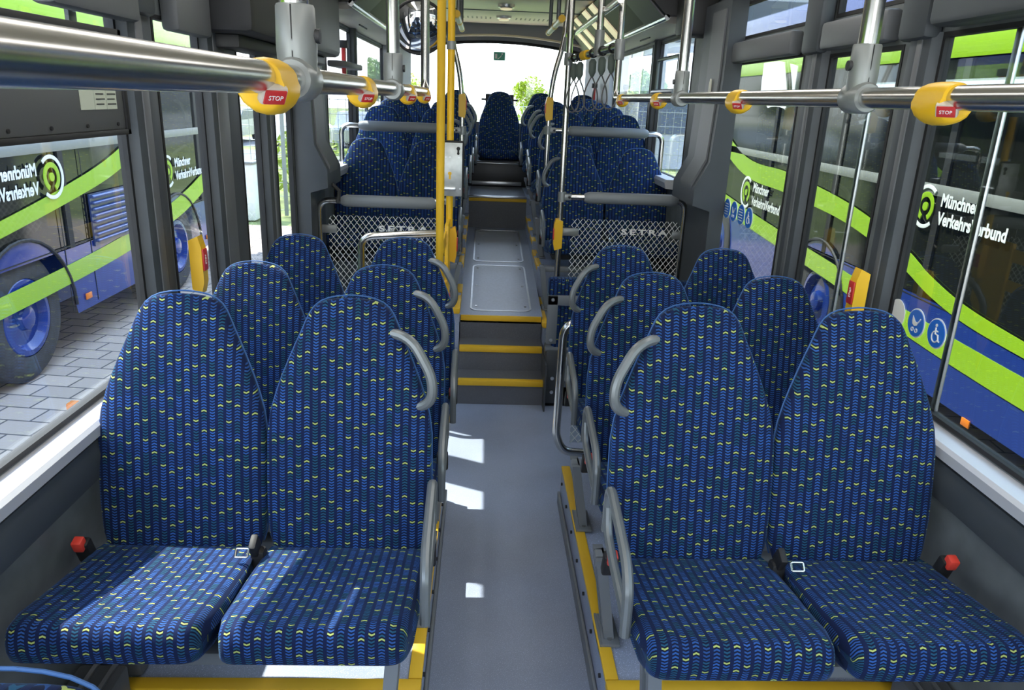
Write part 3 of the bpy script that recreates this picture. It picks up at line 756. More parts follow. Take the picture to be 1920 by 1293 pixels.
def guard(name,pts,r,pad,label,loc,clamps=(),glassr=None,txt=None):
    r_=root(name,loc,label,'guard rail')
    b=MB(); b.tube(fillet(pts,.07,6),r,16); put('rail', b, STEEL, r_)
    if pad:
        (x0,x1,y,z)=pad; b=MB(); b.tube([(x0,y,z),(x0+.012,y,z),(x0+.035,y,z),(x1-.035,y,z),(x1-.012,y,z),(x1,y,z)],[.022,.03,.036,.036,.03,.022],20); put('padded_sleeve', b, PAD, r_)
    for c in clamps:
        b=MB(); b.tube([(c[0],c[1],c[2]-.03),(c[0],c[1],c[2]+.03)],.026,16); b.box(min(c[0],c[0]+c[3]*.06),max(c[0],c[0]+c[3]*.06),c[1]-.02,c[1]+.02,c[2]-.02,c[2]+.02,.008); put('clamp', b, JOINT, r_)
        b=MB(); b.cyl((c[0]+c[3]*.045,c[1]-.022,c[2]),(0,1,0),.008,.008,12); put('clamp_screw', b, BLACK, r_)
    if glassr:
        x0,x1,y,z0,z1=glassr
        b=MB(); o_,_=rrect_ring((x0+x1)/2,(z0+z1)/2,(x1-x0)/2,(z1-z0)/2,.04,.01)
        b.prism(o_, lambda x,z,d:(x,d,z), y-.003,y+.003); g=put('glass_panel', b, MESHG, r_)
        for xx,s in ((x0,-1),(x1,1)):
            b=MB(); a,c=sorted((xx-s*.05,xx+s*.06)); b.box(a,c,y-.012,y+.012,z1-.11,z1-.06,.01); put('panel_bracket', b, JOINT, r_)
        put_text('lettering','SETRA',.048,(txt,y-.006,z1-.075),(1,0,0),(0,0,1),WHITE,r_,sx=1.75,bold=.0014,sp=1.35)
    return r_
guard('guard_rail',[(-1.125,4.58,.53),(-1.125,4.58,1.185),(-.34,4.58,1.20)],.019,(-.99,-.42,4.58,1.188),'left guard rail with grey padded sleeve above a printed glass panel',(-.7,4.6,1.19),((-.33,4.58,1.205,-1),),(-1.07,-.38,4.58,.53,1.10),-.62)
guard('guard_rail',[(1.15,4.75,.45),(1.15,4.75,1.235),(.36,4.75,1.235)],.019,(.50,1.10,4.75,1.235),'right guard rail with grey padded sleeve above a printed glass panel',(.7,4.75,1.23),((.36,4.75,1.235,1),),(.43,1.13,4.75,.50,1.10),.90)
guard('guard_rail',[(-1.19,5.74,1.2),(-1.19,5.74,1.585),(-.31,5.74,1.575)],.018,(-1.06,-.40,5.74,1.583),'upper left guard rail with padded sleeve behind the first rear seats',(-.7,5.74,1.58),((-.30,5.74,1.575,-1),))
guard('guard_rail',[(1.19,5.74,1.2),(1.19,5.74,1.60),(.33,5.74,1.60)],.018,(.48,1.08,5.74,1.60),'upper right guard rail with padded sleeve behind the first rear seats',(.7,5.74,1.6),((.33,5.74,1.60,1),))
guard('curved_guard_rail',[(-.80,4.10,.0),(-.80,4.10,1.06),(-.325,4.16,1.085)],.0205,None,'bent steel rail between the left seats and the yellow poles',(-.6,4.1,1.0),((-.32,4.18,1.085,-1),))
# loop rail on the right of the aisle
lr=root('loop_rail',(.3,3.45,.5),'tall polished steel loop rail beside the right aisle seats','guard rail')
b=MB(); b.tube(fillet([(.62,3.45,.79),(.27,3.45,.79),(.262,3.43,.20),(.30,3.42,.12),(.60,3.42,.10)],.08,7),.021,16); b.tube([(.60,3.45,.79),(.60,3.42,.0)],.018,12); put('rail', b, STEEL, lr)
b=MB(); b.box(.335,.55,3.44,3.447,.16,.45,.002); put('glass_panel', b, MESHG, lr)
# stanchions
straight('stanchion',(.358,4.75,.44),(.352,4.75,2.6),.0185,STEEL,'straight steel stanchion at the right guard rail','pole')
for sx,l in ((-1,'left'),(1,'right')):
    x=.33 if sx>0 else .305
    r_=root('curved_stanchion',(sx*x,5.74,.7),'steel stanchion bending inward near the ceiling, %s of the raised gangway'%l,'pole')
    b=MB(); b.tube(fillet([(sx*x,5.74,.66),(sx*x,5.74,1.75),(sx*(x+.02),5.74,1.98),(sx*(x+.085),5.74,2.20),(sx*(x+.10),5.74,2.6)],.15,6),.0185,16); put('tube', b, STEEL, r_)
    b=MB(); b.tube([(sx*(x+.083),5.74,2.15),(sx*(x+.10),5.74,2.24)],.026,16); put('collar', b, JOINT, r_)
    sb=root('stop_button',(sx*x,5.71,1.75),'yellow stop button on the %s curved stanchion'%l,'stop button')
    b=MB(); b.prism([(-.03,-.075),(.02,-.085),(.03,-.05),(.03,.05),(.02,.085),(-.03,.075)], lambda a,z,d:(sx*x-sx*a*.9,5.735+d,1.75+z),-.03,.02); put('housing', b, YEL, sb)
    b=MB(); b.box(min(-sx*.026,-sx*.032)+sx*x,max(-sx*.026,-sx*.032)+sx*x,5.70,5.735,1.72,1.79,.001); put('push_button', b, RED, sb)
sb=root('stop_button',(.345,4.73,1.0),'yellow stop button on the straight stanchion beside printed glass','stop button')
b=MB(); b.prism([(-.03,-.085),(.02,-.10),(.03,-.06),(.03,.06),(.02,.10),(-.03,.085)], lambda a,z,d:(.345-a*.9,4.735+d,1.0+z),-.03,.02); put('housing', b, YEL, sb)
b=MB(); b.box(.313,.319,4.70,4.735,.97,1.04,.001); put('push_button', b, RED, sb)
# yellow poles by the left door
straight('yellow_pole',(-.337,3.55,.0),(-.337,3.55,2.6),.019,mat('yellow_grip',(.80,.48,.015),.55,bump=.8,nscale=400),'textured yellow pole standing nearest the left centre door','pole')
yp=root('yellow_pole',(-.322,4.2,0),'slimmer yellow pole carrying the metal mounting plate','pole')
b=MB(); b.tube([(-.322,4.2,1.0),(-.322,4.2,2.6)],.019,16); put('tube', b, YEL, yp)
b=MB()
b.box(-.345,-.30,3.66,4.2,.0,.012)
for z0,z1 in ((.42,.50),(.66,.74),(.90,.96),(1.06,1.13)): b.box(-.333,-.325,3.57,4.185,z0,z1)
b.box(-.335,-.315,3.95,4.20,.40,1.16,.002)
put('slotted_plate', b, YEL, yp)
b=MB(); b.tube([(-.322,4.2,2.04),(-.322,4.2,2.08)],.025,14); put('clamp', b, JOINT, yp)
mp=root('mounting_plate',(-.30,4.1,1.45),'galvanised metal mounting plate with keyhole slots between the yellow poles','mounting plate')
b=MB(); b.box(-.355,-.252,4.10,4.108,1.295,1.575,.002); put('plate', b, mat('galvanised',(.48,.50,.49),.38,.7,noise=.15,nscale=20), mp)
b=MB(); b.tube(fillet([(-.355,4.112,1.58),(-.248,4.112,1.58),(-.248,4.112,1.29)],.01,3),.006,8); put('rubber_edge', b, BLACK, mp)
b=MB(); b.cyl((-.274,4.099,1.545),(0,1,0),.010,.003,14); b.box(-.279,-.269,4.0975,4.1,1.515,1.545); b.cyl((-.274,4.099,1.520),(0,1,0),.007,.003,12); put('keyhole', b, BLACK, mp)
b=MB(); b.cyl((-.318,4.099,1.415),(0,1,0),.010,.003,14); b.box(-.323,-.313,4.0975,4.1,1.385,1.415); put('keyhole', b, YEL, mp)
b=MB(); b.box(-.352,-.285,4.085,4.10,1.325,1.345,.003); put('latch', b, ALU, mp)
for (x,z) in ((-.318,1.50),(-.27,1.50),(-.262,1.335),(-.34,1.50)): b=MB(); b.cyl((x,4.098,z),(0,1,0),.004,.004,8); put('rivet', b, ALU, mp)
for (x,y,z,l) in ((-.318,3.53,.86,'low on the nearest yellow pole'),(-.305,4.17,1.02,'below the metal mounting plate')):
    sb=root('stop_button',(x,y,z),'yellow stop button %s'%l,'stop button')
    b=MB(); b.prism([(-.03,-.085),(.02,-.10),(.03,-.06),(.03,.06),(.02,.10),(-.03,.085)], lambda a,zz,d:(x+a*.9,y+d,z+zz),-.03,.02); put('housing', b, YEL, sb)
    b=MB(); b.box(x+.027,x+.033,y-.028,y+.012,z-.035,z+.04,.001); put('push_button', b, RED, sb)
# stop buttons on the window pillars
for sx,y,z,l in ((-1,2.58,1.22,'left'),(1,2.37,1.22,'right')):
    sb=root('stop_button',(sx*1.12,y,z),'yellow stop button with red key on the %s window pillar'%l,'stop button')
    b=MB(); b.prism([(-.02,-.085),(.012,-.10),(.022,-.06),(.022,.06),(.012,.10),(-.02,.085)], lambda a,zz,d:(sx*(1.115-a),y+d,z+zz),-.022,.022); put('housing', b, YEL, sb)
    b=MB(); b.box(min(sx*1.088,sx*1.094),max(sx*1.088,sx*1.094),y-.018,y+.018,z-.02,z+.055,.001); put('push_button', b, RED, sb)
    put_text('lettering','STOP',.016,(sx*1.087,y,z+.015),(0,-sx,0),(0,0,1),WHITE,sb,sx=.9) if 0 else put_text('lettering','STOP',.014,(sx*1.0875,y,z+.018),(0,0,1),(0,sx,0),WHITE,sb)
# strap bar with hangers
P0=Vector((.352,4.75,2.045)); P1=Vector((.55,4.13,2.085))
sr=root('strap_rail',tuple(P0),'short steel rail carrying five hanging straps on the right','handrail')
b=MB(); b.tube([P0,P1],.0185,16); put('rail', b, STEEL, sr)
b=MB(); b.tube([P0-Vector((0,0,.035)),P0+Vector((0,0,.035))],.027,16); put('clamp', b, JOINT, sr)
b=MB(); pm=P0.lerp(P1,.62); b.tube([pm,pm+Vector((0,0,.55))],.0185,14); put('hanger_pole', b, STEEL, sr)
b=MB(); b.tube([pm-Vector((0,0,.02)),pm+Vector((0,0,.11))],.027,16); put('t_joint', b, JOINT, sr)
b=MB(); pm2=P0.lerp(P1,.36); b.cyl(pm2,(P1-P0),.026,.06,14); put('stop_clamp', b, YEL, sr)
hp=['nearest the stanchion','second from the stanchion','in the middle of the five','fourth from the stanchion','nearest the elbow pole']
for k,t in enumerate((.14,.26,.52,.70,.88)):
    p=P0.lerp(P1,t); r_=root('hanging_strap',tuple(p),'wire strap loop with grey-green capsule, %s'%hp[k],'hanging strap','five strap hangers on the short rail')
    x,y,z=p
    b=MB(); b.tube([(x+.023*math.cos(a*math.pi/8),y,z+.023*math.sin(a*math.pi/8)) for a in range(16)],.004,6,closed=True); put('ring', b, BLACK, r_)
    b=MB(); b.tube([(x,y,z-.03),(x,y,z-.045),(x,y,z-.10),(x,y,z-.125)],[.010,.021,.021,.008],10); put('capsule', b, STRAP, r_)
    rr=.052; b=MB(); pts=[(x,y,z-.12)]+[(x+rr*math.sin(a)*1.0,y+.004*math.cos(a),z-.29-rr*math.cos(a)*-1) for a in [math.radians(d) for d in (40,70,100,130,160,180)]]
    loop=[]
    for i in range(25):
        a=2*math.pi*i/24; sh=math.sin(a/2)
        loop.append((x+rr*math.sin(a)*(sh**1.0), y, z-.12-.185*(1-math.cos(a))/2))
    b.tube(loop,.0042,6); put('loop', b, mat('strap_wire',(.10,.10,.10),.4), r_)
# high rails and hand holds under the ceiling
b=MB(); b.tube([(.50,3.9,2.28),(.50,5.78,2.28),(.44,5.78,2.28)],.0185,14); single('ceiling_rail', b, STEEL,'steel rail running lengthwise just under the right ceiling duct','handrail')
for sx,l in ((-1,'left'),(1,'right')):
    r_=root('hand_grip',(sx*.33,5.6,2.3),'short cream hand grip with yellow ends hanging from the ceiling, %s side'%l,'hand grip')
    b=MB(); b.tube([(sx*.33,5.1,2.30),(sx*.33,6.15,2.30)],.02,14); put('bar', b, mat('grip_cream',(.72,.66,.50),.35), r_)
    for y in (5.12,5.6,6.12): b=MB(); b.tube([(sx*.33,y-.04,2.30),(sx*.33,y+.04,2.30)],.0225,14); put('yellow_ring', b, YEL, r_)
    for y in (5.35,6.0): b=MB(); b.tube([(sx*.33,y,2.31),(sx*.33,y,2.57)],.014,12); b.cyl((sx*.33,y,2.57),(0,0,1),.03,.01,14); put('bracket', b, HANDLE, r_)
# convex door mirror
mr=root('convex_mirror',(-.49,4.2,2.13),'round dark-rimmed convex mirror hanging above the left door area','mirror')
b=MB(); nrm=Vector((.05,-.9,-.35)).normalized(); c0=Vector((-.49,4.2,2.14)); u=nrm.cross(Vector((0,0,1))).normalized(); v=u.cross(nrm)
Rm=.135; rings=[]
for i in range(9):
    a=i/8*.75; rr=Rm*math.sin(a)/math.sin(.75); hh=Rm*.55*(math.cos(a)-math.cos(.75))/(1-math.cos(.75))*.5
    rings.append([b.bm.verts.new(c0+nrm*hh+(u*math.cos(q*math.pi/16)+v*math.sin(q*math.pi/16))*max(rr,.0005)) for q in range(32)])
for i in range(8):
    for q in range(32): b.bm.faces.new((rings[i][q],rings[i][(q+1)%32],rings[i+1][(q+1)%32],rings[i+1][q]))
put('mirror_glass', b, MIRROR, mr)
b=MB(); b.tube([c0+(u*math.cos(q*math.pi/16)+v*math.sin(q*math.pi/16))*Rm for q in range(32)],.008,8,closed=True); b.tube([c0-nrm*.012,c0-nrm*.002],[Rm*.9,Rm],32); put('rim', b, BLACK, mr)
b=MB(); b.tube([c0-nrm*.01,c0-nrm*.05+Vector((0,0,.1)),c0+Vector((0,.03,.46))],.010,10); put('arm', b, DUCT, mr)

# ================================================================ INTERIOR SMALL THINGS
ib=root('information_board',(-1.17,1.4,1.8),'grey screwed info board with paper notices hung in the left window','board')
b=MB(); b.box(-1.19,-1.165,.3,2.27,1.68,1.925,.004); put('board', b, mat('board_grey',(.10,.105,.105),.5), ib)
b=MB(); b.box(-1.192,-1.16,.3,2.29,1.925,1.945,.002); b.box(-1.192,-1.16,.3,2.29,1.665,1.68,.002); b.box(-1.192,-1.16,2.27,2.29,1.665,1.945,.002); put('frame', b, BLACK, ib)
for k in range(6):
    for z in (1.695,1.91):
        b=MB(); b.cyl((-1.163,2.22-.17*k-(0 if k else .0),z),(1,0,0),.005,.004,8); put('screw', b, BLACK, ib)
for (ya,yb) in ((2.03,2.10),(2.103,2.165),(2.168,2.225)):
    b=MB(); b.box(-1.1645,-1.163,ya,yb,1.735,1.83); put('paper_notice', b, mat('notice_paper',(.55,.60,.48),.6), ib)
lines=['Sitzplätze 41','Stehplätze 38','Wagen Nr. 214']
for j,(yc) in enumerate((2.065,2.134,2.196)):
    b=MB()
    for q in range(6 if j else 3): b.box(-1.1628,-1.1622,yc-.024,yc+.018+.006*((q*7+j)%2),1.815-.013*q-.003,1.815-.013*q)
    put('print_rows', b, BLACK, ib)
# thin bright glazing joints
for (y,l) in ((2.03,'nearest'),(2.76,'farther')):
    b=MB(); b.box(1.229,1.241,y-.011,y+.011,.95,2.04,.002); single('glazing_bar', b, ALU, 'narrow bright metal glazing bar outside the right glass, %s'%l,'glazing bar','metal glazing bars on the right side')
b=MB(); b.box(-1.241,-1.229,2.16,2.20,1.94,2.12,.002); single('glazing_bar', b, DARK, 'short dark glazing bar above the left info board','glazing bar')
# accessibility stickers
def disc(sx,y,z,r,parent,m,x=1.218,th=.0015):
    b=MB(); b.cyl((sx*x,y,z),(1,0,0),r,th,32); return put('disc',b,m,parent)
def pram(y,z,s,x,par):
    b=MB(); f=lambda a,c:(x,y-a*s,z+c*s)
    pts=[(-.35,.35),(-.35,.05)]+[(-.35+.7*i/8, .05-.28*math.sin(math.pi*i/8)) for i in range(9)]+[(.35,.05),(0,.05)]
    b.prism([(-.4,.45),(-.38,.1),(-.3,-.12),(-.05,-.22),(.22,-.12),(.32,.1),(0,.1)], lambda a,c,d:(x+d,y-a*s,z+c*s),-.0006,.0006)
    b.tube([f(.32,.1),f(.55,.42)],.05*s,6); 
    for a in (-.22,.25):
        b.tube([(x,y-(a+.13*math.cos(q*math.pi/6))*s,z+(-.48+.13*math.sin(q*math.pi/6))*s) for q in range(12)],.035*s,5,closed=True)
    put('pram_symbol',b,WHITE,par)
def wheelc(y,z,s,x,par):
    b=MB(); f=lambda a,c:(x,y-a*s,z+c*s)
    b.cyl(f(-.05,.55),(1,0,0),.11*s,.0012,12); b.tube([f(-.05,.4),f(0,-.02),f(.3,-.05),f(.42,-.42),f(.55,-.42)],.06*s,6); b.tube([f(-.02,.2),f(.25,.18)],.05*s,6)
    b.tube([f(.0+.36*math.cos(math.radians(d)),-.22+.36*math.sin(math.radians(d))) for d in range(110,340,20)],.05*s,6)
    put('wheelchair_symbol',b,WHITE,par)
for i,(y,kind) in enumerate(((2.30,'t'),(2.185,'p'),(2.075,'w'))):
    lab={'t':'round sticker whitened as if overexposed on the near right window','p':'round blue sticker with a white pram on near right window','w':'round blue sticker with white wheelchair on near right window'}[kind]
    r_=root('window_sticker',(1.218,y,1.19),lab,'sticker','round stickers on the near right window')
    disc(1,y,1.19,.046,r_,WHITE,1.2205); 
    if kind!='t':  # first sticker stays all white: overexposure put into its colour
        disc(1,y,1.19,.042,r_,BLUEST,1.2185)
        (pram if kind=='p' else wheelc)(y,1.19,.045,1.2170,r_)
for i,(y,kind) in enumerate(((4.14,'t'),(4.02,'p'),(3.90,'t'),(3.78,'w'))):
    lab=['small blue text sticker farthest left on the far right window','small blue pram sticker low on the far right window','small blue text sticker between pram and wheelchair stickers','small blue wheelchair sticker low on the far right window'][i]
    r_=root('window_sticker',(1.218,y,1.275),lab,'sticker','blue stickers on the far right window')
    disc(1,y,1.275,.055,r_,WHITE,1.2205); disc(1,y,1.275,.051,r_,BLUEST,1.2185)
    if kind=='p': pram(y,1.275,.05,1.2170,r_)
    elif kind=='w': wheelc(y,1.275,.05,1.2170,r_)
    else:
        b=MB()
        for q in range(5): b.box(1.2165,1.2175,y-.03,y+.03,1.30-.014*q,1.304-.014*q)
        put('text_rows',b,WHITE,r_)
# oval label on the right column
b=MB(); b.prism([(.022*math.cos(a*math.pi/12),.055*math.sin(a*math.pi/12)) for a in range(24)], lambda a,c,d:(1.104+d,4.34+a,1.90+c),-.002,.002)
single('oval_label', b, mat('label_pale',(.62,.62,.50),.5),'small pale oval label on the moulded right column','label')
# opening vent handle in rear right window and red hammer
wf=root('opening_window',(1.2,5.6,1.9),'grey framed opening vent window in the right rear glass','window vent')
b=MB(); b.tube(fillet([(1.20,5.50,1.90),(1.20,5.50,2.14),(1.20,6.17,2.14),(1.20,6.17,1.90),(1.20,5.50,1.90)],.03,4),.013,8); put('frame', b, HANDLE, wf)
b=MB(); b.tube([(1.18,5.47,1.90),(1.18,6.17,1.90)],.022,10); put('roller', b, HANDLE, wf)
for (x,y,z,l) in ((1.05,8.62,1.92,'on the pale rear right corner'),(-1.13,5.6,2.06,'at the left rear window')):
    r_=root('emergency_hammer',(x,y,z),'small red emergency hammer %s'%l,'hammer')
    b=MB(); b.box(x-.014,x+.014,y-.02,y+.02,z-.13,z+.05,.006); put('handle', b, RED, r_)
    b=MB(); b.box(x-.03,x+.03,y-.025,y+.025,z+.04,z+.09,.006); put('head', b, DUCT, r_)
# coat-hook latch on left ledge
b=MB(); b.box(-1.06,-1.03,4.5,4.6,1.28,1.30,.004); b.tube([(-1.04,4.55,1.29),(-.99,4.53,1.25),(-1.0,4.52,1.18)],.012,8); single('coat_hook', b, DUCT,'small dark hook on the left column beside the guard rail','hook')
b=MB(); b.box(-1.20,-1.08,5.36,6.1,1.97,2.01,.01); single('window_blind', b, mat('blind_grey',(.17,.17,.18),.6),'grey roller blind casing across the left rear window','blind')

# ================================================================ OUTSIDE
GZ=-.32
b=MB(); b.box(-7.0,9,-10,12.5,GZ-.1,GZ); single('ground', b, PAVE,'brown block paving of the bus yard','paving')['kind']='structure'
b=MB(); b.box(-90,-7.02,-20,120,GZ-.1,GZ-.01); b.box(-7.0,9.0,12.52,120,GZ-.12,GZ-.02); b.box(9.02,60,30.02,120,GZ-.12,GZ-.02); single('lawn', b, GRASS,'sunlit green lawn beyond the yard fence','lawn')['kind']='structure'
b=MB(); b.box(9.02,60,-20,30,GZ-.1,GZ); single('road', b, ASPH,'grey asphalt apron on the right of the yard','asphalt')['kind']='structure'
b=MB(); b.box(-60,-7.5,24,29,GZ-.005,GZ+.005); single('far_road', b, ASPH,'grey road crossing the lawn on the left','road')['kind']='structure'

def strip(poly_top, poly_bot, x, th):
    """closed stripe on a side face: lists of (y,z)"""
    b=MB(); pts=poly_top+poly_bot[::-1]; 
    n=len(poly_top)
    a=[b.bm.verts.new((x,y,z)) for y,z in pts]; c=[b.bm.verts.new((x+th,y,z)) for y,z in pts]
    N=len(pts)
    for i in range(n-1):
        for q,rev in ((a,0),(c,1)):
            f=[q[i],q[i+1],q[N-2-i],q[N-1-i]]; b.bm.faces.new(f)
    for i in range(N): b.bm.faces.new((a[i],a[(i+1)%N],c[(i+1)%N],c[i]))
    return b
def smooth_pts(ctrl, n=8):
    out=[]
    for i in range(len(ctrl)-1):
        p0=ctrl[max(i-1,0)];p1=ctrl[i];p2=ctrl[i+1];p3=ctrl[min(i+2,len(ctrl)-1)]
        for k in range(n):
            t=k/n; out.append(tuple(.5*((2*p1[j])+(-p0[j]+p2[j])*t+(2*p0[j]-5*p1[j]+4*p2[j]-p3[j])*t*t+(-p0[j]+3*p1[j]-3*p2[j]+p3[j])*t**3) for j in (0,1)))
    out.append(ctrl[-1]); return out
def wheel(x,y,sx,par,r=.48):
    z=GZ+r
    b=MB(); pr=[(-.0,r*.60),(-.0,r*.80),(-.01,r*.93),(-.04,r),(-.22,r),(-.25,r*.93),(-.25,r*.6)]
    n=36; rings=[]
    for d,rr in pr: rings.append([b.bm.verts.new((x-sx*(-d),y+rr*math.cos(2*math.pi*k/n),z+rr*math.sin(2*math.pi*k/n))) for k in range(n)])
    for i in range(len(rings)-1):
        for k in range(n): b.bm.faces.new((rings[i][k],rings[i][(k+1)%n],rings[i+1][(k+1)%n],rings[i+1][k]))
    b.bm.faces.new(rings[-1]); w_=put('wheel', b, TYRE, par)
    b=MB(); n=32; rings=[]
    for d,rr in ((.0,r*.61),(.015,r*.58),(.02,r*.5),(-.03,r*.42),(-.02,r*.2),(.02,r*.17),(.03,r*.10),(.03,.001)): rings.append([b.bm.verts.new((x+sx*(d-.012),y+rr*math.cos(2*math.pi*k/n),z+rr*math.sin(2*math.pi*k/n))) for k in range(n)])
    for i in range(len(rings)-1):
        for k in range(n): b.bm.faces.new((rings[i][k],rings[i][(k+1)%n],rings[i+1][(k+1)%n],rings[i+1][k]))
    put('hub', b, BUSBLUE, w_)
    return w_
def logo(x,y,z,s,dirn,par,out):
    # circular emblem and two lines of text; dirn = +1 text runs to +Y, -1 to -Y
    xo=x+out*.004
    ring=lambda r,a0,a1,n=26:[(xo,y+dirn*r*s*math.cos(math.radians(a0+(a1-a0)*i/n)),z+r*s*math.sin(math.radians(a0+(a1-a0)*i/n))) for i in range(n+1)]
    b=MB(); b.tube(ring(.50,50,310),.055*s,6)
    for v in b.bm.verts: v.co.x=xo+(v.co.x-xo)*.2
    put('emblem_ring',b,WHITE,par)
    b=MB(); b.tube(ring(.30,-60,250),.075*s,6)
    for v in b.bm.verts: v.co.x=xo+(v.co.x-xo)*.2
    b.cyl((xo,y,z),(1,0,0),.11*s,.008,16); put('emblem_core',b,LIME,par)
    put_text('lettering','Münchner',.42*s,(xo,y+dirn*.62*s,z+.22*s),(0,dirn,0),(0,0,1),WHITE,par,sx=.85,bold=.004,align='LEFT')
    put_text('lettering','VerkehrsVerbund',.42*s,(xo,y+dirn*.62*s,z-.22*s),(0,dirn,0),(0,0,1),WHITE,par,sx=.85,bold=.004,align='LEFT')
def city_bus(x,out,y0,y1,wheels,label,stripe,swoosh,sill,mat_body=BUSBLUE):
    """x = the side face that looks at us; out = +1 when that face looks to +X"""
    r_=root('parked_bus',(x-out*1.27,(y0+y1)/2,GZ),label,'bus')
    xi=x-out*2.5; a,c=sorted((x,xi))
    # body with wheel arches cut as polygon side plates
    b=MB()
    def side(xx,th):
        pts=[(y0,0.02)]
        for wy in sorted(wheels):
            pts.append((wy-.62,.02))
            for i in range(0,13): an=math.pi*(1-i/12); pts.append((wy+.60*math.cos(an),GZ+.42+.62*math.sin(an)+0*.1))
            pts.append((wy+.62,.02))
        pts.append((y1,.02))
        top=[(p[0],sill) for p in pts]
        # build as quads
        A=[b.bm.verts.new((xx,p[0],p[1])) for p in pts]; B=[b.bm.verts.new((xx,p[0],sill)) for p in pts]
        for i in range(len(pts)-1):
            if abs(pts[i][0]-pts[i+1][0])>1e-6: b.bm.faces.new((A[i],A[i+1],B[i+1],B[i]))
    side(x,0)
    b.box(min(x-out*.02,xi),max(x-out*.02,xi),y0,y1,.75,sill); b.box(min(x-out*.35,xi),max(x-out*.35,xi),y0,y1,.0,.75)
    b.box(a,c,y0,y1,2.15,2.82,.12); 
    put('body', b, mat_body, r_, ang=30, normals=False)
    b=MB()
    ys=[y0+.05]; q=y0+.05
    n=max(2,int((y1-y0)/1.45)); 
    g=MB(); g.box(min(x-out*.012,x-out*.03),max(x-out*.012,x-out*.03),y0+.04,y1-.04,sill,2.16); put('window_band', g, mat('bus_black_glass',(.010,.011,.009),.08,0,spec=.35), r_, smooth=False)
    for k in range(n+1):
        yy=y0+.05+(y1-y0-.1)*k/n; b.box(min(x-out*.014,x+out*.004),max(x-out*.014,x+out*.004),yy-.035,yy+.035,sill,2.16)
    put('window_pillars', b, BLACK, r_, smooth=False)
    b=MB(); b.box(min(x,x+out*.006),max(x,x+out*.006),y0+.03,y1-.03,1.30,1.375,.002); put('grey_waistline', b, GREYST, r_)
    b=MB(); b.box(min(x,x+out*.006),max(x,x+out*.006),y0+.1,y1-.1,2.17,2.42,.002); put('roof_stripe', b, LIME, r_)
    for st_ in (stripe,swoosh):
        if st_:
            t=smooth_pts([(p[0],p[1]+p[2]/2) for p in st_]); bo=smooth_pts([(p[0],p[1]-p[2]/2) for p in st_])
            put('lime_stripe', strip(t,bo,x+out*.002,out*.004), LIME, r_)
    for wy in wheels:
        wheel(x-out*.03,wy,out,r_)
        b=MB(); b.tube([(x+out*.004,wy+.61*math.cos(math.pi*i/16),GZ+.42+.62*math.sin(math.pi*i/16)) for i in range(17)],.014,6); put('wheel_arch_trim', b, BLACK, r_)
    return r_
LB=city_bus(-3.4,1,.2,10.4,(5.35,8.15),'parked blue and lime bus seen through the left windows',
   [(.2,.29,.13),(4.0,.30,.14),(6.0,.36,.15),(7.3,.46,.17),(8.4,.62,.2),(9.4,.90,.2),(10.35,1.25,.2)],
   [(3.6,.62,.10),(5.2,.84,.11),(6.1,.98,.13),(6.8,1.12,.16),(7.6,1.36,.2)],.55)
# engine grille with slats
g=MB(); g.box(-3.398,-3.385,6.35,7.32,.50,.93)
gp=put('engine_grille', g, mat('grille_blue',(.03,.05,.14),.3), LB, smooth=False)
for k in range(8):
    z=.53+k*.052; g=MB(); g.box(-3.388,-3.362,6.38,7.29,z,z+.024,.004,rot=Matrix.Rotation(.5,4,'Y')); put('slat', g, mat('slat_blue',(.10,.14,.32),.2,.4), LB)
logo(-3.39,7.98,.97,.30,1,LB,1)
logo(-3.39,5.85,1.12,.30,-1,LB,1)  # mirrored reflection of the right bus lettering, built onto the left bus
for y in (6.1,8.9): g=MB(); g.box(-3.396,-3.385,y,y+.09,.10,.15,.003); put('side_reflector', g, AMBER, LB)
g=MB()
for y in (3.4,5.9,6.3,7.35,9.1): g.box(-3.399,-3.396,y,y+.008,.05,2.1)
g.box(-3.399,-3.396,.3,10.3,.565,.573); put('panel_joint', g, BLACK, LB, smooth=False)
RB=city_bus(2.9,-1,.2,11.2,(6.55,9.6),'parked blue and lime bus seen through the right windows',
   [(.2,.33,.17),(4.0,.36,.17),(6.5,.50,.16),(8.5,.62,.18),(10.9,.80,.25)],
   [(3.4,.56,.07),(4.3,.62,.10),(4.8,.71,.12),(5.3,.86,.14),(6.2,1.02,.16),(7.5,1.12,.2),(9.0,1.22,.2),(11,1.9,.26)],.62)
logo(2.89,8.62,.90,.33,-1,RB,-1)
logo(2.89,5.05,1.22,.27,-1,RB,-1)
g=MB(); g.box(2.886,2.896,4.12,4.20,-.02,.03,.003); put('side_reflector', g, AMBER, RB)
g=MB(); g.box(2.886,2.896,6.95,7.08,.62,.78,.003); put('green_marker', g, GREEN, RB)
g=MB(); g.box(2.898,2.901,.3,11,.60,.608)
for y in (3.0,5.6,7.4): g.box(2.898,2.901,y,y+.008,.05,.6)
put('panel_joint', g, BLACK, RB, smooth=False)
g=MB(); g.tube([(2.80,1.0,1.98),(2.80,6.0,1.98)],.05,8); put('roof_rail', g, SILV, RB)
b=MB(); b.box(-2.91,-2.86,4.80,4.90,GZ,GZ+.03)
# yard reflector marker lying by the window: amber lamp of our own bus side
r_=root('side_marker_lamp',(-1.29,2.3,.75),'orange side marker lamp on the outside of the left wall','marker lamp')
b=MB(); b.box(-2.93,-2.83,4.78,4.86,GZ,GZ+.05,.01); put('lens', b, AMBER, r_)
r_.location=(-2.88,4.82,GZ); r_.children[0].location=(2.88,-4.82,-GZ); r_['label']='small orange reflector block lying on the paving at left'; r_['category']='reflector'; r_.name='orange_reflector'

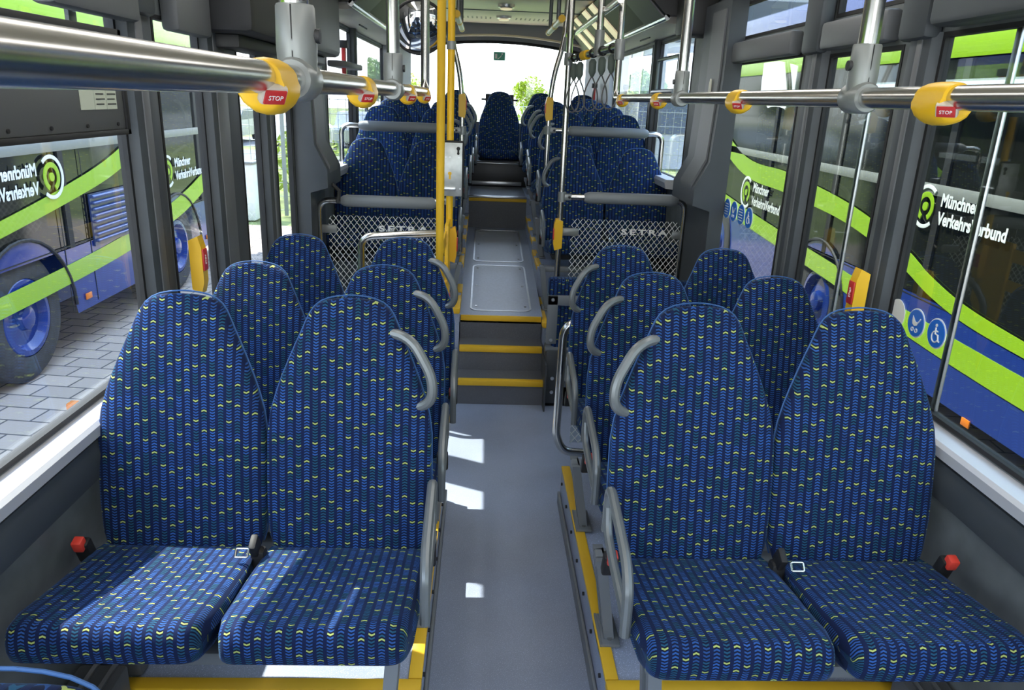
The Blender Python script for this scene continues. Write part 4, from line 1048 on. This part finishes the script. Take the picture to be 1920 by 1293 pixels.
# fence panels
def fence(x,y0,y1,label,axis='y',n=4):
    r_=root('mesh_fence',(x if axis=='y' else (y0+y1)/2,(y0+y1)/2 if axis=='y' else x,GZ),label,'fence','wire mesh fence panels round the yard')
    f=(lambda a,z:(x,a,z)) if axis=='y' else (lambda a,z:(a,x,z))
    b=MB(); k=0
    a=y0
    while a<=y1: b.tube([f(a,GZ+.05),f(a,1.75)],.0045,4); a+=.14
    for z in [GZ+.1+.24*i for i in range(9)]: b.tube([f(y0,z),f(y1,z)],.006,4)
    put('wire_mesh', b, WIRE, r_, smooth=False)
    for i in range(n+1):
        a=y0+(y1-y0)*i/n; b=MB(); c=f(a,0); b.box(c[0]-.03,c[0]+.03,c[1]-.03,c[1]+.03,GZ,1.82); put('post', b, WIRE, r_, smooth=False)
fence(-7.5,6,20,'wire mesh fence running along the lawn behind the left bus')
fence(13.6,-7.3,0,'wire mesh fence crossing behind the bus, left half','x')
fence(13.62,.1,9,'wire mesh fence crossing behind the bus, right half','x')
# trees
def leafball(cx,cy,cz,rx,ry,rz_,n,sz,rnd):
    b=MB(); 
    lobes=[(Vector((cx+rnd.uniform(-.55,.55)*rx,cy+rnd.uniform(-.55,.55)*ry,cz+rnd.uniform(-.5,.6)*rz_)),rnd.uniform(.35,.6)) for _ in range(9)]
    for i in range(n):
        c,rr=lobes[i%9]; th=rnd.uniform(0,2*math.pi); ph=math.acos(rnd.uniform(-1,1)); q=rr*rnd.uniform(.75,1)
        p=c+Vector((rx*q*math.sin(ph)*math.cos(th),ry*q*math.sin(ph)*math.sin(th),rz_*q*math.cos(ph)))
        u=Vector((rnd.gauss(0,1),rnd.gauss(0,1),rnd.gauss(0,1))).normalized(); v=u.orthogonal().normalized(); s=sz*rnd.uniform(.6,1.3)
        vs=[b.bm.verts.new(p+u*s),b.bm.verts.new(p+v*s*.5),b.bm.verts.new(p-u*s),b.bm.verts.new(p-v*s*.5)]
        b.bm.faces.new(vs)
    return b
rnd=random.Random(5)
protos=[]
for k in range(2):
    b=leafball(0,0,4.2,2.4,2.4,2.2,4200,.16,rnd); protos.append(b.mesh('crown',LEAF if k else LEAF2,smooth=False,normals=False))
b=MB(); b.tube([(0,0,0),(.05,0,1.5),(-.05,.05,3.5)],[.22,.16,.09],10); b.tube([(0,0,2),(.8,.3,3.6)],[.1,.04],8); b.tube([(0,0,2.2),(-.8,-.3,3.8)],[.1,.04],8); trunk=b.mesh('trunk',BARK)
spots=[(2.35,45,.52,0,'round pale green tree standing alone behind the rear window'),(-4.8,44,.50,0,'pale tree left of the rear window behind fence'),(-11,44,.7,1,'dark green tree far left behind the car park'),
 (-15,24,.7,1,'green tree on the lawn behind the left bus'),(-22,34,.9,0,'light green tree farthest left across the lawn'),(-8,52,.75,1,'distant green tree between cars and sky'),
 (10.0,13.5,.8,0,'bright leafy tree nearest beyond the far right window'),(11.2,20,.9,1,'darker tree behind the bright one at right'),(-24,17,1.0,1,'dark tree at the edge of lawn at left')]
for (x,y,s,k,l) in spots:
    r_=root('tree',(x,y,GZ),l,'tree','trees beyond the yard'); r_.scale=(s,s,s)
    r_.rotation_euler=(0,0,rnd.uniform(0,6))
    put('crown',protos[k],None,r_,local=True); put('trunk',trunk,None,r_,local=True)
bush=leafball(0,0,.7,1.0,1.0,.8,1500,.09,rnd).mesh('foliage',LEAF2,smooth=False,normals=False)
for (x,y,s,l) in ((-9.2,11.5,.9,'low bright bush on the lawn, nearest the fence'),(-10.4,15,1.1,'rounded bush on the lawn behind the nearest one'),(-8.6,19.5,1.0,'bush at the foot of far left fence'),(-3.6,16,.9,'bush behind the crossing fence, left of centre'),(12.5,10.5,1.3,'wide hedge bush beyond the right bus')):
    r_=root('bush',(x,y,GZ),l,'bush','bushes beyond the yard'); r_.scale=(s,s,s); put('foliage',bush,None,r_,local=True)
# far cars
def car(x,y,rz_,m,label):
    r_=root('parked_car',(x,y,GZ),label,'car','cars in the distant car park'); r_.rotation_euler=(0,0,rz_)
    b=MB(); b.prism([(-2.1,.3),(-2.1,.75),(-1.9,.85),(-1.1,.9),(-.5,1.38),(.8,1.42),(1.6,.95),(2.05,.85),(2.1,.3)], lambda a,z,d:(a,d,z),-.85,.85); put('body', b, m, r_, local=True, ang=50)
    b=MB(); b.prism([(-1.0,.93),(-.48,1.32),(.75,1.36),(1.4,.97)], lambda a,z,d:(a,d,z),-.86,.86); put('windows', b, FACADE2, r_, local=True)
    for a in (-1.3,1.3):
        for d in (-.8,.8): b=MB(); b.cyl((a,d,.32),(0,1,0),.32,.2,18); put('wheel', b, TYRE, r_, local=True)
cs=[(-16.5,33,SILV,'silver'),(-13.8,33.5,CARRED,'red'),(-11.0,33.2,SILV,'silver'),(-8.2,33.5,WHITE,'white'),(-5.4,33.0,SILV,'silver'),(-19.3,33,WHITE,'white')]
for i,(x,y,m,c) in enumerate(cs): car(x,y,1.57,m,'distant %s car, %s in the left car park'%(c,['fifth from the right','between two silver cars','in the middle','second from the right','rightmost','leftmost'][i]))
b=MB(); b.box(-60,-2,31,37,GZ-.005,GZ+.0); single('car_park', b, ASPH,'distant grey car park beyond the lawn','car park')['kind']='structure'
# buildings
def building(x0,x1,y0,y1,h,label):
    r_=root('office_building',((x0+x1)/2,(y0+y1)/2,GZ),label,'building')
    b=MB(); b.box(x0,x1,y0,y1,GZ,h); put('wall', b, FACADE, r_, smooth=False)
    nx=max(2,int((x1-x0)/3)); 
    for z in range(int(h//3)):
        b=MB(); b.box(x0-.03,x1+.03,y0-.03,y0-.01,GZ+1.2+z*3,GZ+2.6+z*3); b.box(x0-.03,x0-.01,y0,y1,GZ+1.2+z*3,GZ+2.6+z*3); put('window_row', b, FACADE2, r_, smooth=False)
    b=MB()
    yy=y0
    while yy<y1: b.box(x0-.05,x0-.02,yy,yy+.15,GZ,h); yy+=2.2
    put('panel_joint', b, ALU, r_, smooth=False)
building(5.2,16,27,46,8.5,'grey panelled office building beyond the right rear windows')
building(14,26,-14,8,7.5,'long grey depot building behind the right bus')
building(-48,-26,28,60,6,'pale grey depot hall far across the lawn on the left')
r_=root('utility_box',(-4.3,13.1,GZ),'white utility cabinet standing by the fence at left','cabinet')
b=MB(); b.box(-4.6,-4.0,12.9,13.3,GZ,.62,.02); put('cabinet', b, WHITE, r_)
b=MB(); b.box(-4.63,-3.97,12.87,13.33,.62,.66,.01); put('lid', b, GREYST, r_)
r_=root('high_visibility_post',(4.4,13,GZ),'slim lime yellow post seen in the right rear window','post')
b=MB(); b.cyl((4.4,13,.9),(0,0,1),.05,2.44,12); put('pole', b, LIME, r_)
b=MB(); b.cyl((4.4,13,-.29),(0,0,1),.16,.06,16); put('foot', b, BLACK, r_)
bpy.context.view_layer.update()
